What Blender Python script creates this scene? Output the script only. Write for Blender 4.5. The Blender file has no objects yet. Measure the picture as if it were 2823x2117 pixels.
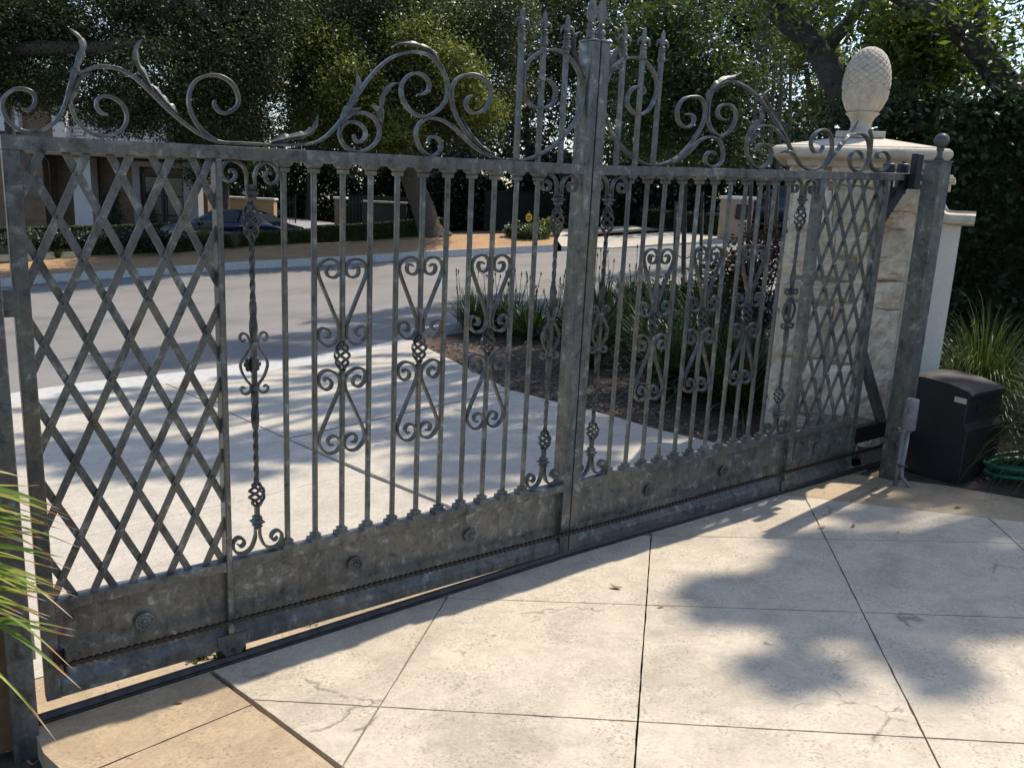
import bpy, bmesh, math, random
import numpy as np
from mathutils import Vector, Matrix
R = math.radians
random.seed(7); rng = np.random.default_rng(7)
scene = bpy.context.scene
COL = scene.collection

# ------------------------------------------------------------------ camera, sky, sun, exposure
FPX, CX, CY = 2300.0, 1411.5, 1058.5              # focal length and centre in pixels of the photograph
PITCH, ROLL = R(12.428), R(2.746)
_c, _s = math.cos(ROLL), math.sin(ROLL)
_fw = Vector((0, math.cos(PITCH), -math.sin(PITCH))); _up = Vector((0, math.sin(PITCH), math.cos(PITCH))); _rt = Vector((1, 0, 0))
CAM_R = _c*_rt + _s*_up; CAM_U = -_s*_rt + _c*_up; CAM_F = _fw
EYE = Vector((0, 0, 1.6))
cam = bpy.data.cameras.new('camera'); cam_o = bpy.data.objects.new('camera', cam); COL.objects.link(cam_o)
cam.sensor_width = 36; cam.lens = 36*FPX/2823; cam.clip_end = 600; cam.clip_start = .05
mw = Matrix((CAM_R, CAM_U, -CAM_F)).transposed().to_4x4(); mw.translation = EYE; cam_o.matrix_world = mw
scene.camera = cam_o

SUN_EL, SUN_AZ = R(56), R(42.8)                    # azimuth from +X towards +Y
w = bpy.data.worlds.new('World'); scene.world = w; w.use_nodes = True
nt = w.node_tree; nt.nodes.clear()
sky = nt.nodes.new('ShaderNodeTexSky'); sky.sky_type = 'NISHITA'; sky.sun_disc = False
sky.sun_elevation = SUN_EL; sky.sun_rotation = R(90)-SUN_AZ; sky.air_density = 1.0; sky.dust_density = 1.0
bg = nt.nodes.new('ShaderNodeBackground'); bg.inputs[1].default_value = .15
wo = nt.nodes.new('ShaderNodeOutputWorld'); nt.links.new(sky.outputs[0], bg.inputs[0]); nt.links.new(bg.outputs[0], wo.inputs[0])
sl = bpy.data.lights.new('sun', 'SUN'); sl.energy = 4.2; sl.angle = R(.53); sl.color = (1, .895, .755)
so = bpy.data.objects.new('sun', sl); COL.objects.link(so)
sdir = Vector((math.cos(SUN_EL)*math.cos(SUN_AZ), math.cos(SUN_EL)*math.sin(SUN_AZ), math.sin(SUN_EL)))
so.rotation_euler = sdir.to_track_quat('Z', 'Y').to_euler(); so.location = (8, 8, 20)
vs = scene.view_settings; vs.view_transform = 'Standard'; vs.look = 'None'; vs.exposure = 0.55; vs.gamma = 1; vs.use_curve_mapping = False
scene.cycles.max_bounces = 6; scene.cycles.transparent_max_bounces = 4
scene.cycles.use_adaptive_sampling = True

# ------------------------------------------------------------------ the lie of the land
def T(x, y):
    f = -.0442*y if y < 5.5 else (-.2431-.004*(y-5.5) if y < 10 else (-.2611+.0259*(y-10) if y < 24 else .1015))
    return .0845*x+.008+f
def YZ(x, y): return .0845*x+.45                   # ground of the gardens across the road
def ray(px, py):
    d = CAM_F*FPX + CAM_R*(px-CX) - CAM_U*(py-CY); return d.normalized()
def W(px, py, Y):                                  # the point at distance Y seen at a pixel of the photograph
    d = ray(px, py); return EYE + d*(Y/d.y)
def tg(px, py, off=0.):                            # the point of the ground seen at a pixel
    d = ray(px, py); t = .5; q = t
    while t < 120:
        X = EYE+d*t
        if X.z < T(X.x, X.y)+off:
            a, b = q, t
            for _ in range(30):
                m = (a+b)/2; X = EYE+d*m
                if X.z < T(X.x, X.y)+off: b = m
                else: a = m
            return EYE+d*b
        q = t; t += .15
    return EYE+d*120

# ------------------------------------------------------------------ helpers
def tag(o, label=None, cat=None, group=None, kind=None):
    if label: o['label'] = label
    if cat: o['category'] = cat
    if group: o['group'] = group
    if kind: o['kind'] = kind
    return o
def empty(name, loc, label, cat, group=None):
    o = bpy.data.objects.new(name, None); COL.objects.link(o); o.location = loc; o.empty_display_size = .1
    return tag(o, label, cat, group)
def origin(p):
    v = Vector((0, 0, 0))
    while p is not None: v = v+p.location; p = p.parent
    return v
def link(name, me, m, parent=None, loc=(0, 0, 0), rz=0):
    o = bpy.data.objects.new(name, me); COL.objects.link(o)
    if m is not None and not me.materials: me.materials.append(m)
    o.parent = parent; o.location = loc; o.rotation_euler = (0, 0, rz)
    return o
class MB:                                          # collects shapes; build() links them as ONE mesh object
    def __init__(s): s.v = []; s.f = []; s.sm = []
    def add(s, vs, fs, smooth=False):
        k = len(s.v); s.v += [tuple(v) for v in vs]; s.f += [tuple(i+k for i in f) for f in fs]; s.sm += [smooth]*len(fs)
    def hexa(s, c):                                # 8 corners: bottom 4 ccw, top 4 ccw
        s.add(c, [(3,2,1,0),(4,5,6,7),(0,1,5,4),(1,2,6,5),(2,3,7,6),(3,0,4,7)])
    def box(s, x0, x1, y0, y1, z0, z1):
        s.hexa([(x0,y0,z0),(x1,y0,z0),(x1,y1,z0),(x0,y1,z0),(x0,y0,z1),(x1,y0,z1),(x1,y1,z1),(x0,y1,z1)])
    def frust(s, cx, cy, z0, z1, a0, b0, a1, b1):
        s.hexa([(cx-a0,cy-b0,z0),(cx+a0,cy-b0,z0),(cx+a0,cy+b0,z0),(cx-a0,cy+b0,z0),(cx-a1,cy-b1,z1),(cx+a1,cy-b1,z1),(cx+a1,cy+b1,z1),(cx-a1,cy+b1,z1)])
    def lathe(s, prof, n=16, c=(0, 0), smooth=True, ax=None):
        vs = []; fs = []
        for r, z in prof:
            for i in range(n):
                a = 2*math.pi*i/n; vs.append((c[0]+r*math.cos(a), c[1]+r*math.sin(a), z))
        for j in range(len(prof)-1):
            for i in range(n):
                k = (i+1) % n; fs.append((j*n+i, j*n+k, (j+1)*n+k, (j+1)*n+i))
        fs.append(tuple(range(n-1, -1, -1))); fs.append(tuple((len(prof)-1)*n+i for i in range(n)))
        if ax: vs = [ax(*v) for v in vs]
        s.add(vs, fs, smooth)
    def tube(s, pts, rad, n=8, smooth=True, closed=False):
        pts = [Vector(p) for p in pts]; rad = rad if hasattr(rad, '__len__') else [rad]*len(pts)
        t0 = (pts[1]-pts[0]).normalized(); ref = Vector((0,0,1)) if abs(t0.z) < .9 else Vector((1,0,0))
        u = t0.cross(ref).normalized(); vs = []; fs = []
        for i, p in enumerate(pts):
            a = pts[max(i-1, 0)]; b = pts[min(i+1, len(pts)-1)]
            t = (b-a)
            t = t.normalized() if t.length > 1e-9 else t0
            u = (u-t*u.dot(t)); u = u.normalized() if u.length > 1e-6 else t.orthogonal().normalized(); w_ = t.cross(u)
            for k in range(n):
                an = 2*math.pi*k/n; vs.append(p+(u*math.cos(an)+w_*math.sin(an))*rad[i])
        for j in range(len(pts)-1):
            for k in range(n):
                m = (k+1) % n; fs.append((j*n+k, j*n+m, (j+1)*n+m, (j+1)*n+k))
        fs.append(tuple(range(n-1, -1, -1))); fs.append(tuple((len(pts)-1)*n+i for i in range(n)))
        s.add(vs, fs, smooth)
    def mesh(s, name, o=(0, 0, 0)):
        me = bpy.data.meshes.new(name); ov = Vector(o)
        me.from_pydata([(v[0]-ov[0], v[1]-ov[1], v[2]-ov[2]) for v in s.v], [], s.f)
        me.polygons.foreach_set('use_smooth', s.sm); me.validate(); me.update(); return me
    def build(s, name, m, parent=None, fix=True):
        o = origin(parent); me = s.mesh(name, o)
        if fix:
            b = bmesh.new(); b.from_mesh(me); bmesh.ops.recalc_face_normals(b, faces=b.faces); b.to_mesh(me); b.free()
        return link(name, me, m, parent)
def bevel(o, wd=.003, seg=1):
    b = o.modifiers.new('bevel', 'BEVEL'); b.width = wd; b.segments = seg; b.limit_method = 'ANGLE'; b.angle_limit = R(40); return o
def spline(P, k=5):                                # Catmull-Rom through points of any dimension
    P = [np.array(p, float) for p in P]; Q = [2*P[0]-P[1]]+P+[2*P[-1]-P[-2]]; out = []
    for i in range(1, len(Q)-2):
        for j in range(k):
            t = j/k; a, b, c, d = Q[i-1], Q[i], Q[i+1], Q[i+2]
            out.append(.5*((2*b)+(-a+c)*t+(2*a-5*b+4*c-d)*t*t+(-a+3*b-3*c+d)*t**3))
    out.append(Q[-2]); return out

# ------------------------------------------------------------------ materials
class Mat:
    def __init__(s, name):
        s.m = bpy.data.materials.new(name); s.m.use_nodes = True; s.t = s.m.node_tree
        s.b = s.t.nodes['Principled BSDF']; s.out = s.t.nodes['Material Output']
    def n(s, ty, **kw):
        x = s.t.nodes.new(ty)
        for k, v in kw.items(): setattr(x, k, v)
        return x
    def l(s, a, b): s.t.links.new(a, b)
    def pos(s):
        return s.n('ShaderNodeNewGeometry').outputs['Position']
    def noise(s, sc, det=4, rough=.6, vec=None, dist=0, stretch=None):
        x = s.n('ShaderNodeTexNoise'); x.inputs['Scale'].default_value = sc; x.inputs['Detail'].default_value = det
        x.inputs['Roughness'].default_value = rough; x.inputs['Distortion'].default_value = dist
        v = vec if vec is not None else s.pos()
        if stretch:
            mp = s.n('ShaderNodeMapping'); mp.inputs['Scale'].default_value = stretch; s.l(v, mp.inputs[0]); v = mp.outputs[0]
        s.l(v, x.inputs['Vector']); return x.outputs['Fac']
    def ramp(s, fac, stops):
        x = s.n('ShaderNodeValToRGB'); e = x.color_ramp.elements
        while len(e) < len(stops): e.new(.5)
        for el, (p, c) in zip(e, stops):
            el.position = p; el.color = (c, c, c, 1) if not hasattr(c, '__len__') else (*c, 1)
        s.l(fac, x.inputs[0]); return x.outputs[0]
    def mix(s, a, b, fac, mode='MIX'):
        x = s.n('ShaderNodeMix'); x.data_type = 'RGBA'; x.blend_type = mode
        for sock, v in ((x.inputs[6], a), (x.inputs[7], b), (x.inputs[0], fac)):
            if isinstance(v, (int, float)): sock.default_value = v
            elif isinstance(v, tuple): sock.default_value = (*v, 1)
            else: s.l(v, sock)
        return x.outputs[2]
    def color(s, c):
        if isinstance(c, tuple): s.b.inputs['Base Color'].default_value = (*c, 1)
        else: s.l(c, s.b.inputs['Base Color'])
        return s
    def set(s, **kw):
        for k, v in kw.items():
            sock = s.b.inputs[k.replace('_', ' ')]
            if isinstance(v, (int, float)): sock.default_value = v
            else: s.l(v, sock)
        return s
    def bump(s, h, strength=.3, dist=.01):
        x = s.n('ShaderNodeBump'); x.inputs['Strength'].default_value = strength; x.inputs['Distance'].default_value = dist
        s.l(h, x.inputs['Height'])
        prev = s.b.inputs['Normal'].links
        if prev: s.l(prev[0].from_socket, x.inputs['Normal'])
        s.l(x.outputs[0], s.b.inputs['Normal']); return s
def simple(name, c, rough=.6, metal=0, sc=30, var=.25, bump=.1, bd=.004):
    a = Mat(name); f = a.noise(sc, 5)
    d = tuple(x*(1-var) for x in c); u = tuple(min(1, x*(1+var)) for x in c)
    a.color(a.ramp(f, [(.3, d), (.7, u)])).set(Roughness=rough, Metallic=metal)
    if bump: a.bump(f, bump, bd)
    return a.m
def leafmat(name, cols, trans=.3, rough=.45, spec=.5):
    a = Mat(name); g = a.n('ShaderNodeNewGeometry'); c = a.ramp(g.outputs['Random Per Island'], [(i/(len(cols)-1), k) for i, k in enumerate(cols)])
    big = a.noise(.9, 2); c = a.mix(c, a.ramp(big, [(.35, .55), (.65, 1.25)]), .55, 'MULTIPLY')
    a.color(c).set(Roughness=rough); a.b.inputs['Specular IOR Level'].default_value = spec
    tr = a.n('ShaderNodeBsdfTranslucent'); a.l(a.mix(c, (1.0, 1.15, .35), .65, 'MULTIPLY'), tr.inputs[0])
    mx = a.n('ShaderNodeMixShader'); mx.inputs[0].default_value = trans
    a.l(a.b.outputs[0], mx.inputs[1]); a.l(tr.outputs[0], mx.inputs[2]); a.l(mx.outputs[0], a.out.inputs[0])
    return a.m

def metal_patina(name, dark=(.035,.038,.038), mid=(.115,.125,.118), light=(.23,.25,.245), rust=.25, metal=.35):
    a = Mat(name); p = a.pos()
    f1 = a.noise(19, 7, .66, p, .4); f2 = a.noise(2.6, 4, .55, p); f3 = a.noise(60, 4, .7, p); f4 = a.noise(20, 5, .7, p, .3, (1, 1, .22))
    c = a.ramp(f1, [(.32, dark), (.45, mid), (.55, mid), (.68, light)])
    c = a.mix(c, a.ramp(f2, [(.35, (.62,.64,.67)), (.65, (1.12,1.14,1.11))]), .85, 'MULTIPLY')
    c = a.mix(c, a.ramp(f4, [(.34, .45), (.52, 1.05), (.72, 1.25)]), .7, 'MULTIPLY')
    c = a.mix(c, (.19,.15,.085), a.ramp(a.noise(5.5, 5, .6, p), [(.5, 0.), (.72, rust)]))
    c = a.mix(c, a.ramp(f3, [(.3, .65), (.7, 1.3)]), .6, 'MULTIPLY')
    a.color(c).set(Metallic=metal, Roughness=a.ramp(f1, [(.3, .5), (.8, .3)]))
    a.bump(f3, .2, .003); a.bump(f1, .12, .004); return a.m
MET = metal_patina('grey_patina_metal', (.036,.037,.036), (.112,.116,.108), (.27,.28,.265), .4, .25)
METD = metal_patina('dark_patina_metal', (.03,.032,.034), (.085,.09,.09), (.17,.18,.18), .2, .2)
METS = metal_patina('scroll_metal', (.022,.023,.024), (.066,.069,.067), (.17,.18,.175), .35, .35)
METC = metal_patina('crest_metal', (.03,.031,.031), (.095,.10,.095), (.24,.25,.24), .4, .3)
BLK = simple('black_paint', (.014,.015,.018), .5, .2, 20, .3, .06)
RUSTY = simple('rail_steel', (.05,.044,.042), .5, .55, 25, .4, .15)
CHAINM = simple('oily_chain', (.012,.013,.013), .5, .1, 60, .4, .1)

def stamped(name, base, dark, crack=True, seed=0.):
    a = Mat(name); mp = a.n('ShaderNodeMapping'); mp.inputs['Location'].default_value = (seed, seed*1.7, 0); a.l(a.pos(), mp.inputs[0]); p = mp.outputs[0]
    f1 = a.noise(2.3, 5, .6, p, .6); f2 = a.noise(85, 3, .6, p, .2); f3 = a.noise(6, 4, .6, p)
    c = a.ramp(f1, [(.3, dark), (.52, base), (.75, tuple(x*1.1 for x in base))])
    pits = a.ramp(f2, [(.38, 1.), (.46, 0.)])
    pm = a.mix((0,0,0), pits, a.ramp(f3, [(.46, 0.), (.56, 1.)]), 'MIX')
    c = a.mix(c, tuple(x*.55 for x in dark), a.mix((0,0,0), pm, .6))
    c = a.mix(c, a.ramp(a.noise(75, 4, .75, p), [(.3, .78), (.7, 1.14)]), .8, 'MULTIPLY'); c = a.mix(c, a.ramp(a.noise(12, 5, .7, p, .6), [(.32, .80), (.6, 1.08)]), .75, 'MULTIPLY')
    h = f2
    if crack:
        vo = a.n('ShaderNodeTexVoronoi', feature='DISTANCE_TO_EDGE'); vo.inputs['Scale'].default_value = 1.05
        wn = a.n('ShaderNodeTexNoise'); wn.inputs['Scale'].default_value = 5; wn.inputs['Detail'].default_value = 5; a.l(p, wn.inputs['Vector'])
        va = a.n('ShaderNodeVectorMath', operation='MULTIPLY_ADD'); va.inputs[1].default_value = (.32,.32,.0); a.l(wn.outputs['Color'], va.inputs[0]); a.l(p, va.inputs[2]); a.l(va.outputs[0], vo.inputs['Vector'])
        line = a.ramp(vo.outputs['Distance'], [(.0, 1.), (.0055, 0.)])
        gate = a.ramp(a.noise(3.1, 3, .6, p), [(.54, 0.), (.6, 1.)])
        cr = a.mix((0,0,0), line, gate)
        c = a.mix(c, (.10,.085,.07), a.mix((0,0,0), cr, .75))
    a.color(c).set(Roughness=.62); a.b.inputs['Specular IOR Level'].default_value = .35
    a.bump(f1, .25, .012); a.bump(f2, .3, .004); return a.m
SLAB = stamped('stamped_concrete', (.50,.44,.345), (.385,.335,.262))
SLABT = stamped('tan_concrete', (.41,.318,.208), (.31,.238,.155), True, 4.)
APR = stamped('smooth_concrete', (.46,.42,.35), (.41,.375,.315), False, 9.)
a = Mat('asphalt'); f = a.noise(160, 3, .7); g = a.noise(.7, 4, .6)
c = a.ramp(f, [(.3, (.125,.118,.111)), (.7, (.235,.223,.209))]); a.color(a.mix(c, a.ramp(g, [(.3, .72), (.5, 1.), (.68, 1.12)]), 1., 'MULTIPLY')).set(Roughness=.85); a.bump(f, .4, .004); ASPH = a.m
KERB = simple('kerb_concrete', (.42,.42,.40), .75, 0, 14, .15, .15)
a = Mat('tan_mulch'); f = a.noise(30, 4, .75, None, 1.); f2 = a.noise(2, 3)
a.color(a.mix(a.ramp(f, [(.3, (.20,.115,.05)), (.55, (.42,.26,.125)), (.75, (.56,.37,.20))]), a.ramp(f2, [(.35, .85), (.65, 1.1)]), 1., 'MULTIPLY')).set(Roughness=.9); a.bump(f, .8, .03); TANM = a.m
a = Mat('dark_mulch'); f = a.noise(38, 4, .75, None, 1.)
a.color(a.ramp(f, [(.3, (.03,.02,.014)), (.55, (.09,.06,.042)), (.72, (.2,.155,.12))])).set(Roughness=.9); a.bump(f, .9, .03); MULCH = a.m
SOIL = simple('soil', (.06,.045,.033), .95, 0, 18, .5, .6, .03)
DIRT = simple('yard_ground', (.055,.05,.03), .95, 0, 2, .4, .3, .03)
CHIPM = leafmat('bark_chips', [(.03,.02,.015), (.09,.06,.045), (.22,.18,.15)], 0., .85, .2)
BARK = simple('bark', (.075,.062,.05), .9, 0, 22, .55, .9, .03)
BARKD = simple('dark_bark', (.05,.047,.042), .9, 0, 26, .5, .9, .02)
def stone_mat(name, k):
    a = Mat(name); oi = a.n('ShaderNodeObjectInfo'); rnd = oi.outputs['Random']; p = a.pos()
    c = a.ramp(rnd, [(0, (.56,.47,.34)), (.35, (.63,.565,.45)), (.6, (.50,.42,.31)), (1, (.66,.61,.50))])
    f = a.noise(5, 5, .65, p, .8); f2 = a.noise(28, 5, .7, p)
    c = a.mix(c, (.36,.20,.075), a.ramp(a.noise(3.4, 4, .7, p, .5), [(.50, 0.), (.68, k)]))
    c = a.mix(c, a.ramp(f, [(.3, .5), (.6, 1.12)]), .85, 'MULTIPLY')
    c = a.mix(c, a.ramp(f2, [(.3, .7), (.55, 1.1)]), .5, 'MULTIPLY')
    a.color(c).set(Roughness=.82); a.bump(f, .55, .03); a.bump(f2, .5, .01); return a.m
STONE = stone_mat('limestone_block', .75)
a = Mat('cast_stone'); f = a.noise(9, 6, .65, None, .5); g = a.noise(40, 4, .7)
c = a.ramp(f, [(.3, (.36,.315,.25)), (.5, (.50,.435,.34)), (.7, (.55,.49,.39))]); c = a.mix(c, a.ramp(g, [(.3, .8), (.7, 1.1)]), .7, 'MULTIPLY'); c = a.mix(c, (.20,.18,.15), a.ramp(a.noise(5, 5, .7, None, .4, (1, 1, .35)), [(.52, 0.), (.75, .65)]))
a.color(c).set(Roughness=.8); a.bump(g, .3, .004); CAST = a.m
STUCCO = simple('stucco', (.56,.54,.48), .85, 0, 70, .08, .3, .004)
MORT = simple('mortar', (.30,.25,.185), .9, 0, 30, .2, .4, .008)
# ------------------------------------------------------------------ the gate: two flat halves on a bent track
AZ = {'L': R(36.227), 'R': R(33.863)}; GS = {'L': .02275, 'R': .04055}
OL = Vector((-1.5593, 2.5741, -.167)); UK = 2.3243
VD = {k: Vector((math.cos(v), math.sin(v), 0)) for k, v in AZ.items()}
ND = {k: Vector((v.y, -v.x, 0)) for k, v in VD.items()}       # towards the camera's side
OG = {'L': OL, 'R': OL+VD['L']*UK+Vector((0, 0, GS['L']*UK))}
def GP(k, s, h, d=0.):
    p = OG[k]+VD[k]*s+ND[k]*d; p.z += GS[k]*s+h; return p
gate = empty('driveway_gate', OG['R'].copy(), 'tall grey wrought iron sliding driveway gate with scrolls, lattice ends and a double centre post', 'gate')
GO = gate.location.copy()
def gbox(mb, k, s0, s1, h0, h1, d0, d1):
    mb.hexa([GP(k,s0,h0,d1), GP(k,s1,h0,d1), GP(k,s1,h0,d0), GP(k,s0,h0,d0), GP(k,s0,h1,d1), GP(k,s1,h1,d1), GP(k,s1,h1,d0), GP(k,s0,h1,d0)])
def gpart(mb, name, m=None, parent=None): return mb.build(name, m or MET, parent or gate)
def rep(me, name, k, s, h=0., d=0., m=None, parent=None, flip=False):    # a unit mesh (x along, -y towards camera, z up) set on the gate
    par = parent or gate; a = par.rotation_euler.z
    o = link(name, me, m or MET, par, Matrix.Rotation(-a, 3, 'Z') @ (GP(k, s, h, d)-origin(par)), AZ[k]-a)
    if flip: o.scale = (-1, 1, 1)
    return o
# frame
for k, s0, s1 in (('L', -.0015, UK-.055), ('R', .055, 2.434)):
    mb = MB(); gbox(mb, k, s0, s1, 1.842, 1.886, -.036, .012); bevel(gpart(mb, 'top_rail'), .0025, 2)
for k, s0, s1 in (('L', .045, .6245), ('L', .6465, UK-.055), ('R', .055, 1.642), ('R', 1.69, 2.25)):
    mb = MB(); gbox(mb, k, s0, s1, .322, .362, -.036, .013); bevel(gpart(mb, 'middle_rail'), .0025, 2)
    mb = MB(); gbox(mb, k, s0, s1, .03, .325, -.024, -.018); gpart(mb, 'sheet_panel')
    mb = MB()
    a0, a1 = GP(k, s0, 0, .01), GP(k, s1, 0, .01)
    pr = [(.0,.01), (.0,-.034), (.075,-.034), (.078,-.019), (.042,.01)]
    vs = [GP(k, s, h, d) for s in (s0, s1) for h, d in pr]; n_ = len(pr)
    mb.add(vs, [tuple(range(n_)), tuple(range(2*n_-1, n_-1, -1))]+[(i, (i+1) % n_, n_+(i+1) % n_, n_+i) for i in range(n_)])
    bevel(gpart(mb, 'bottom_rail'), .002)
mb = MB(); gbox(mb, 'L', -.0015, .045, -.001, 1.842, -.036, .0115); bevel(gpart(mb, 'end_stile'), .0025, 2)
mb = MB(); gbox(mb, 'L', .6245, .6465, .03, 1.842, -.045, .016); bevel(gpart(mb, 'inner_stile'), .0025)
mb = MB(); gbox(mb, 'R', 1.642, 1.69, .03, 1.842, -.045, .012); bevel(gpart(mb, 'inner_stile'), .0025)
mb = MB(); gbox(mb, 'R', 2.25, 2.305, .0, 1.842, -.04, .0115); bevel(gpart(mb, 'end_stile'), .0025)
for k, s0, s1 in (('L', UK-.055, UK-.0035), ('R', .0035, .055)):
    mb = MB(); gbox(mb, k, s0, s1, .0, 2.415, -.075, .014); p_ = gpart(mb, 'meeting_post'); bevel(p_, .003, 2)
    mb = MB(); c = (s0+s1)/2; hw = (s1-s0)/2
    me = MB(); me.frust(0, .03, 2.415, 2.421, hw+.002, .048, hw+.002, .048); me.frust(0, .03, 2.421, 2.427, hw+.001, .046, hw-.012, .03)
    me.lathe([(.02,2.427),(.022,2.436),(.016,2.441),(.02,2.446),(.0215,2.456),(.018,2.468),(.010,2.474),(.010,2.478),(.017,2.483),(.018,2.489),(.011,2.496)], 12, (0, .03))
    me.frust(0, .03, 2.494, 2.53, .008, .007, .026, .008); me.frust(0, .03, 2.53, 2.64, .026, .008, .001, .001)
    o = rep(me.mesh('spearhead'), 'spearhead', k, c, 0, 0, MET, p_)
    # weld bead at the rail
# little weld straps across the meeting posts
# bars with stepped feet and caps
def plate(mb, z0, z1, a, b): mb.frust(0, .008, z0, z1, a, b, a, b)
def feet(mb, top=True, bot=True):
    if bot:
        mb.frust(0, .012, .358, .374, .027, .029, .025, .027); mb.frust(0, .01, .374, .380, .022, .022, .014, .015)
        mb.frust(0, .01, .380, .391, .016, .016, .019, .019); mb.frust(0, .01, .391, .395, .019, .019, .012, .012)
    if top:
        mb.frust(0, .012, 1.832, 1.846, .025, .027, .027, .029); mb.frust(0, .01, 1.820, 1.832, .013, .014, .023, .024)
        mb.frust(0, .01, 1.806, 1.820, .0165, .0165, .0185, .0185)
BW = .0095
def chamf(mb, x0, x1, y0, y1, z0, z1, c=.0028):   # a square bar with rounded arrises
    P = [(x0+c, y0), (x1-c, y0), (x1, y0+c), (x1, y1-c), (x1-c, y1), (x0+c, y1), (x0, y1-c), (x0, y0+c)]
    mb.add([(x, y, z0) for x, y in P]+[(x, y, z1) for x, y in P], [tuple(range(7, -1, -1)), tuple(range(8, 16))]+[(i, (i+1) % 8, 8+(i+1) % 8, 8+i) for i in range(8)])
bm_ = MB(); chamf(bm_, -BW, BW, .0005, .0195, .37, 1.83); feet(bm_); BAR = bm_.mesh('bar')
def twist(mb, z0, z1, r, wires=4, rad=.0058, turns=.9, c=(0, .01), n=14, sgn=1):
    for q in range(wires):
        P = []
        for i in range(n+1):
            t = i/n; a = 2*math.pi*(q/wires+turns*t*sgn); rr = r*(math.sin(math.pi*t)**.8)+.005
            P.append((c[0]+rr*math.cos(a), c[1]+rr*math.sin(a), z0+(z1-z0)*t))
        mb.tube(P, rad, 6)
HB = MB(); chamf(HB, -BW, BW, .0005, .0195, .37, 1.03); chamf(HB, -BW, BW, .0005, .0195, 1.19, 1.83); feet(HB)
HB.frust(0, .01, 1.165, 1.19, .0075, .0075, BW, .0095); HB.frust(0, .01, 1.03, 1.052, BW, .0095, .0075, .0075); HEARTBAR = HB.mesh('bar')
TW = MB(); twist(TW, 1.168, 1.05, .024); BASKET = TW.mesh('basket_twist')
CL = MB(); CL.lathe([(.012,-.008),(.0155,-.004),(.0155,.004),(.012,.008)], 10, (0, .01)); COLLAR = CL.mesh('collar')
H_UP = [(1.065,1.451),(1.047,1.46),(1.036,1.447),(1.042,1.426),(1.065,1.418),(1.086,1.432),(1.089,1.463),(1.07,1.484),(1.042,1.488),(1.014,1.474),(1.001,1.446),(1.011,1.409),(1.042,1.337),(1.073,1.264),(1.087,1.223),(1.086,1.187),(1.066,1.160),(1.034,1.155),(1.006,1.178),(1.001,1.205),(1.014,1.223),(1.037,1.22),(1.049,1.203),(1.042,1.187),(1.027,1.188)]
H_DN = [(1.028,1.012),(1.028,1.023),(1.046,1.022),(1.058,1.004),(1.050,.985),(1.028,.981),(1.006,1.003),(1.004,1.034),(1.021,1.053),(1.046,1.056),(1.074,1.042),(1.091,1.017),(1.091,.983),(1.076,.945),(1.038,.863),(1.009,.797),(1.004,.765),(1.017,.738),(1.044,.717),(1.076,.721),(1.095,.746),(1.086,.775),(1.062,.787),(1.042,.774),(1.046,.752),(1.064,.751)]
def ribbon(mb, pts, t, dep, f, k=5, taper=True):      # a flat bar bent along (s,h) points; f(s,h,d) places it
    P = spline(pts, k); n = len(P); vs = []; fs = []
    for i, p in enumerate(P):
        a = P[max(i-1, 0)]; b = P[min(i+1, n-1)]; tv = b-a; L = np.hypot(*tv) or 1; nx, nz = -tv[1]/L, tv[0]/L
        e = 1.0
        if taper: e = min(1, .5+.5*min(i, n-1-i)/6)
        q = t/2*e
        for u, d in ((-q, dep[0]), (q, dep[0]), (q, dep[1]), (-q, dep[1])): vs.append(f(p[0]+nx*u, p[1]+nz*u, d))
    for i in range(n-1):
        for j in range(4):
            m = (j+1) % 4; fs.append((i*4+j, i*4+m, (i+1)*4+m, (i+1)*4+j))
    fs.append((3,2,1,0)); fs.append(tuple((n-1)*4+j for j in range(4))); mb.add(vs, fs)
HM = {}
for nm, P in (('upper', H_UP), ('lower', H_DN)):
    mb = MB(); ribbon(mb, [(s-1.103, h) for s, h in P], .0095, (-.019, .001), lambda s, h, d: (s, -d, h), 4); me = mb.mesh('heart_scroll')
    b = bmesh.new(); b.from_mesh(me); bmesh.ops.recalc_face_normals(b, faces=b.faces); b.to_mesh(me); b.free(); HM[nm] = me
for k, s0 in (('L', .8721), ('R', .2438)):
    for i in range(11):
        s = s0+.1157*i
        if i in (2, 5, 8):
            o = rep(HEARTBAR, 'bar', k, s)
            rep(BASKET, 'basket_twist', k, s, 0, 0, METS, o)
            for z in (1.178, 1.036): rep(COLLAR, 'collar', k, s, z, 0, MET, o)
            for nm in ('upper', 'lower'):
                for fl in (False, True): rep(HM[nm], 'heart_scroll', k, s, 0, 0, METS, o, fl)
        else: rep(BAR, 'bar', k, s)
# ornamental balusters
BB = MB()
BSEG = []
def twistbar(z0, z1, r0=.0085, feather=False, n=26):
    prev = None; vs = []; fs = []
    for i in range(n+1):
        t = i/n; r = r0*(1+(.45*math.sin(math.pi*t)**.7 if feather else 0)); a0 = t*(z1-z0)*(36 if not feather else 14)
        for q in range(4):
            a = a0+math.pi/4+q*math.pi/2; rr = r*1.25*(1+(.1 if feather and i % 2 else 0)); vs.append((rr*math.cos(a), .01+rr*math.sin(a), z0+(z1-z0)*t))
    for i in range(n):
        for q in range(4):
            m = (q+1) % 4; fs.append((i*4+q, i*4+m, (i+1)*4+m, (i+1)*4+q))
    BB.add(vs, fs)
twistbar(.645, .86); twistbar(.86, 1.02, .0085, True); BB.box(-.0085, .0085, .0015, .0185, 1.02, 1.20)
twistbar(1.20, 1.345, .0085, True); twistbar(1.345, 1.565)
KN = []
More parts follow.
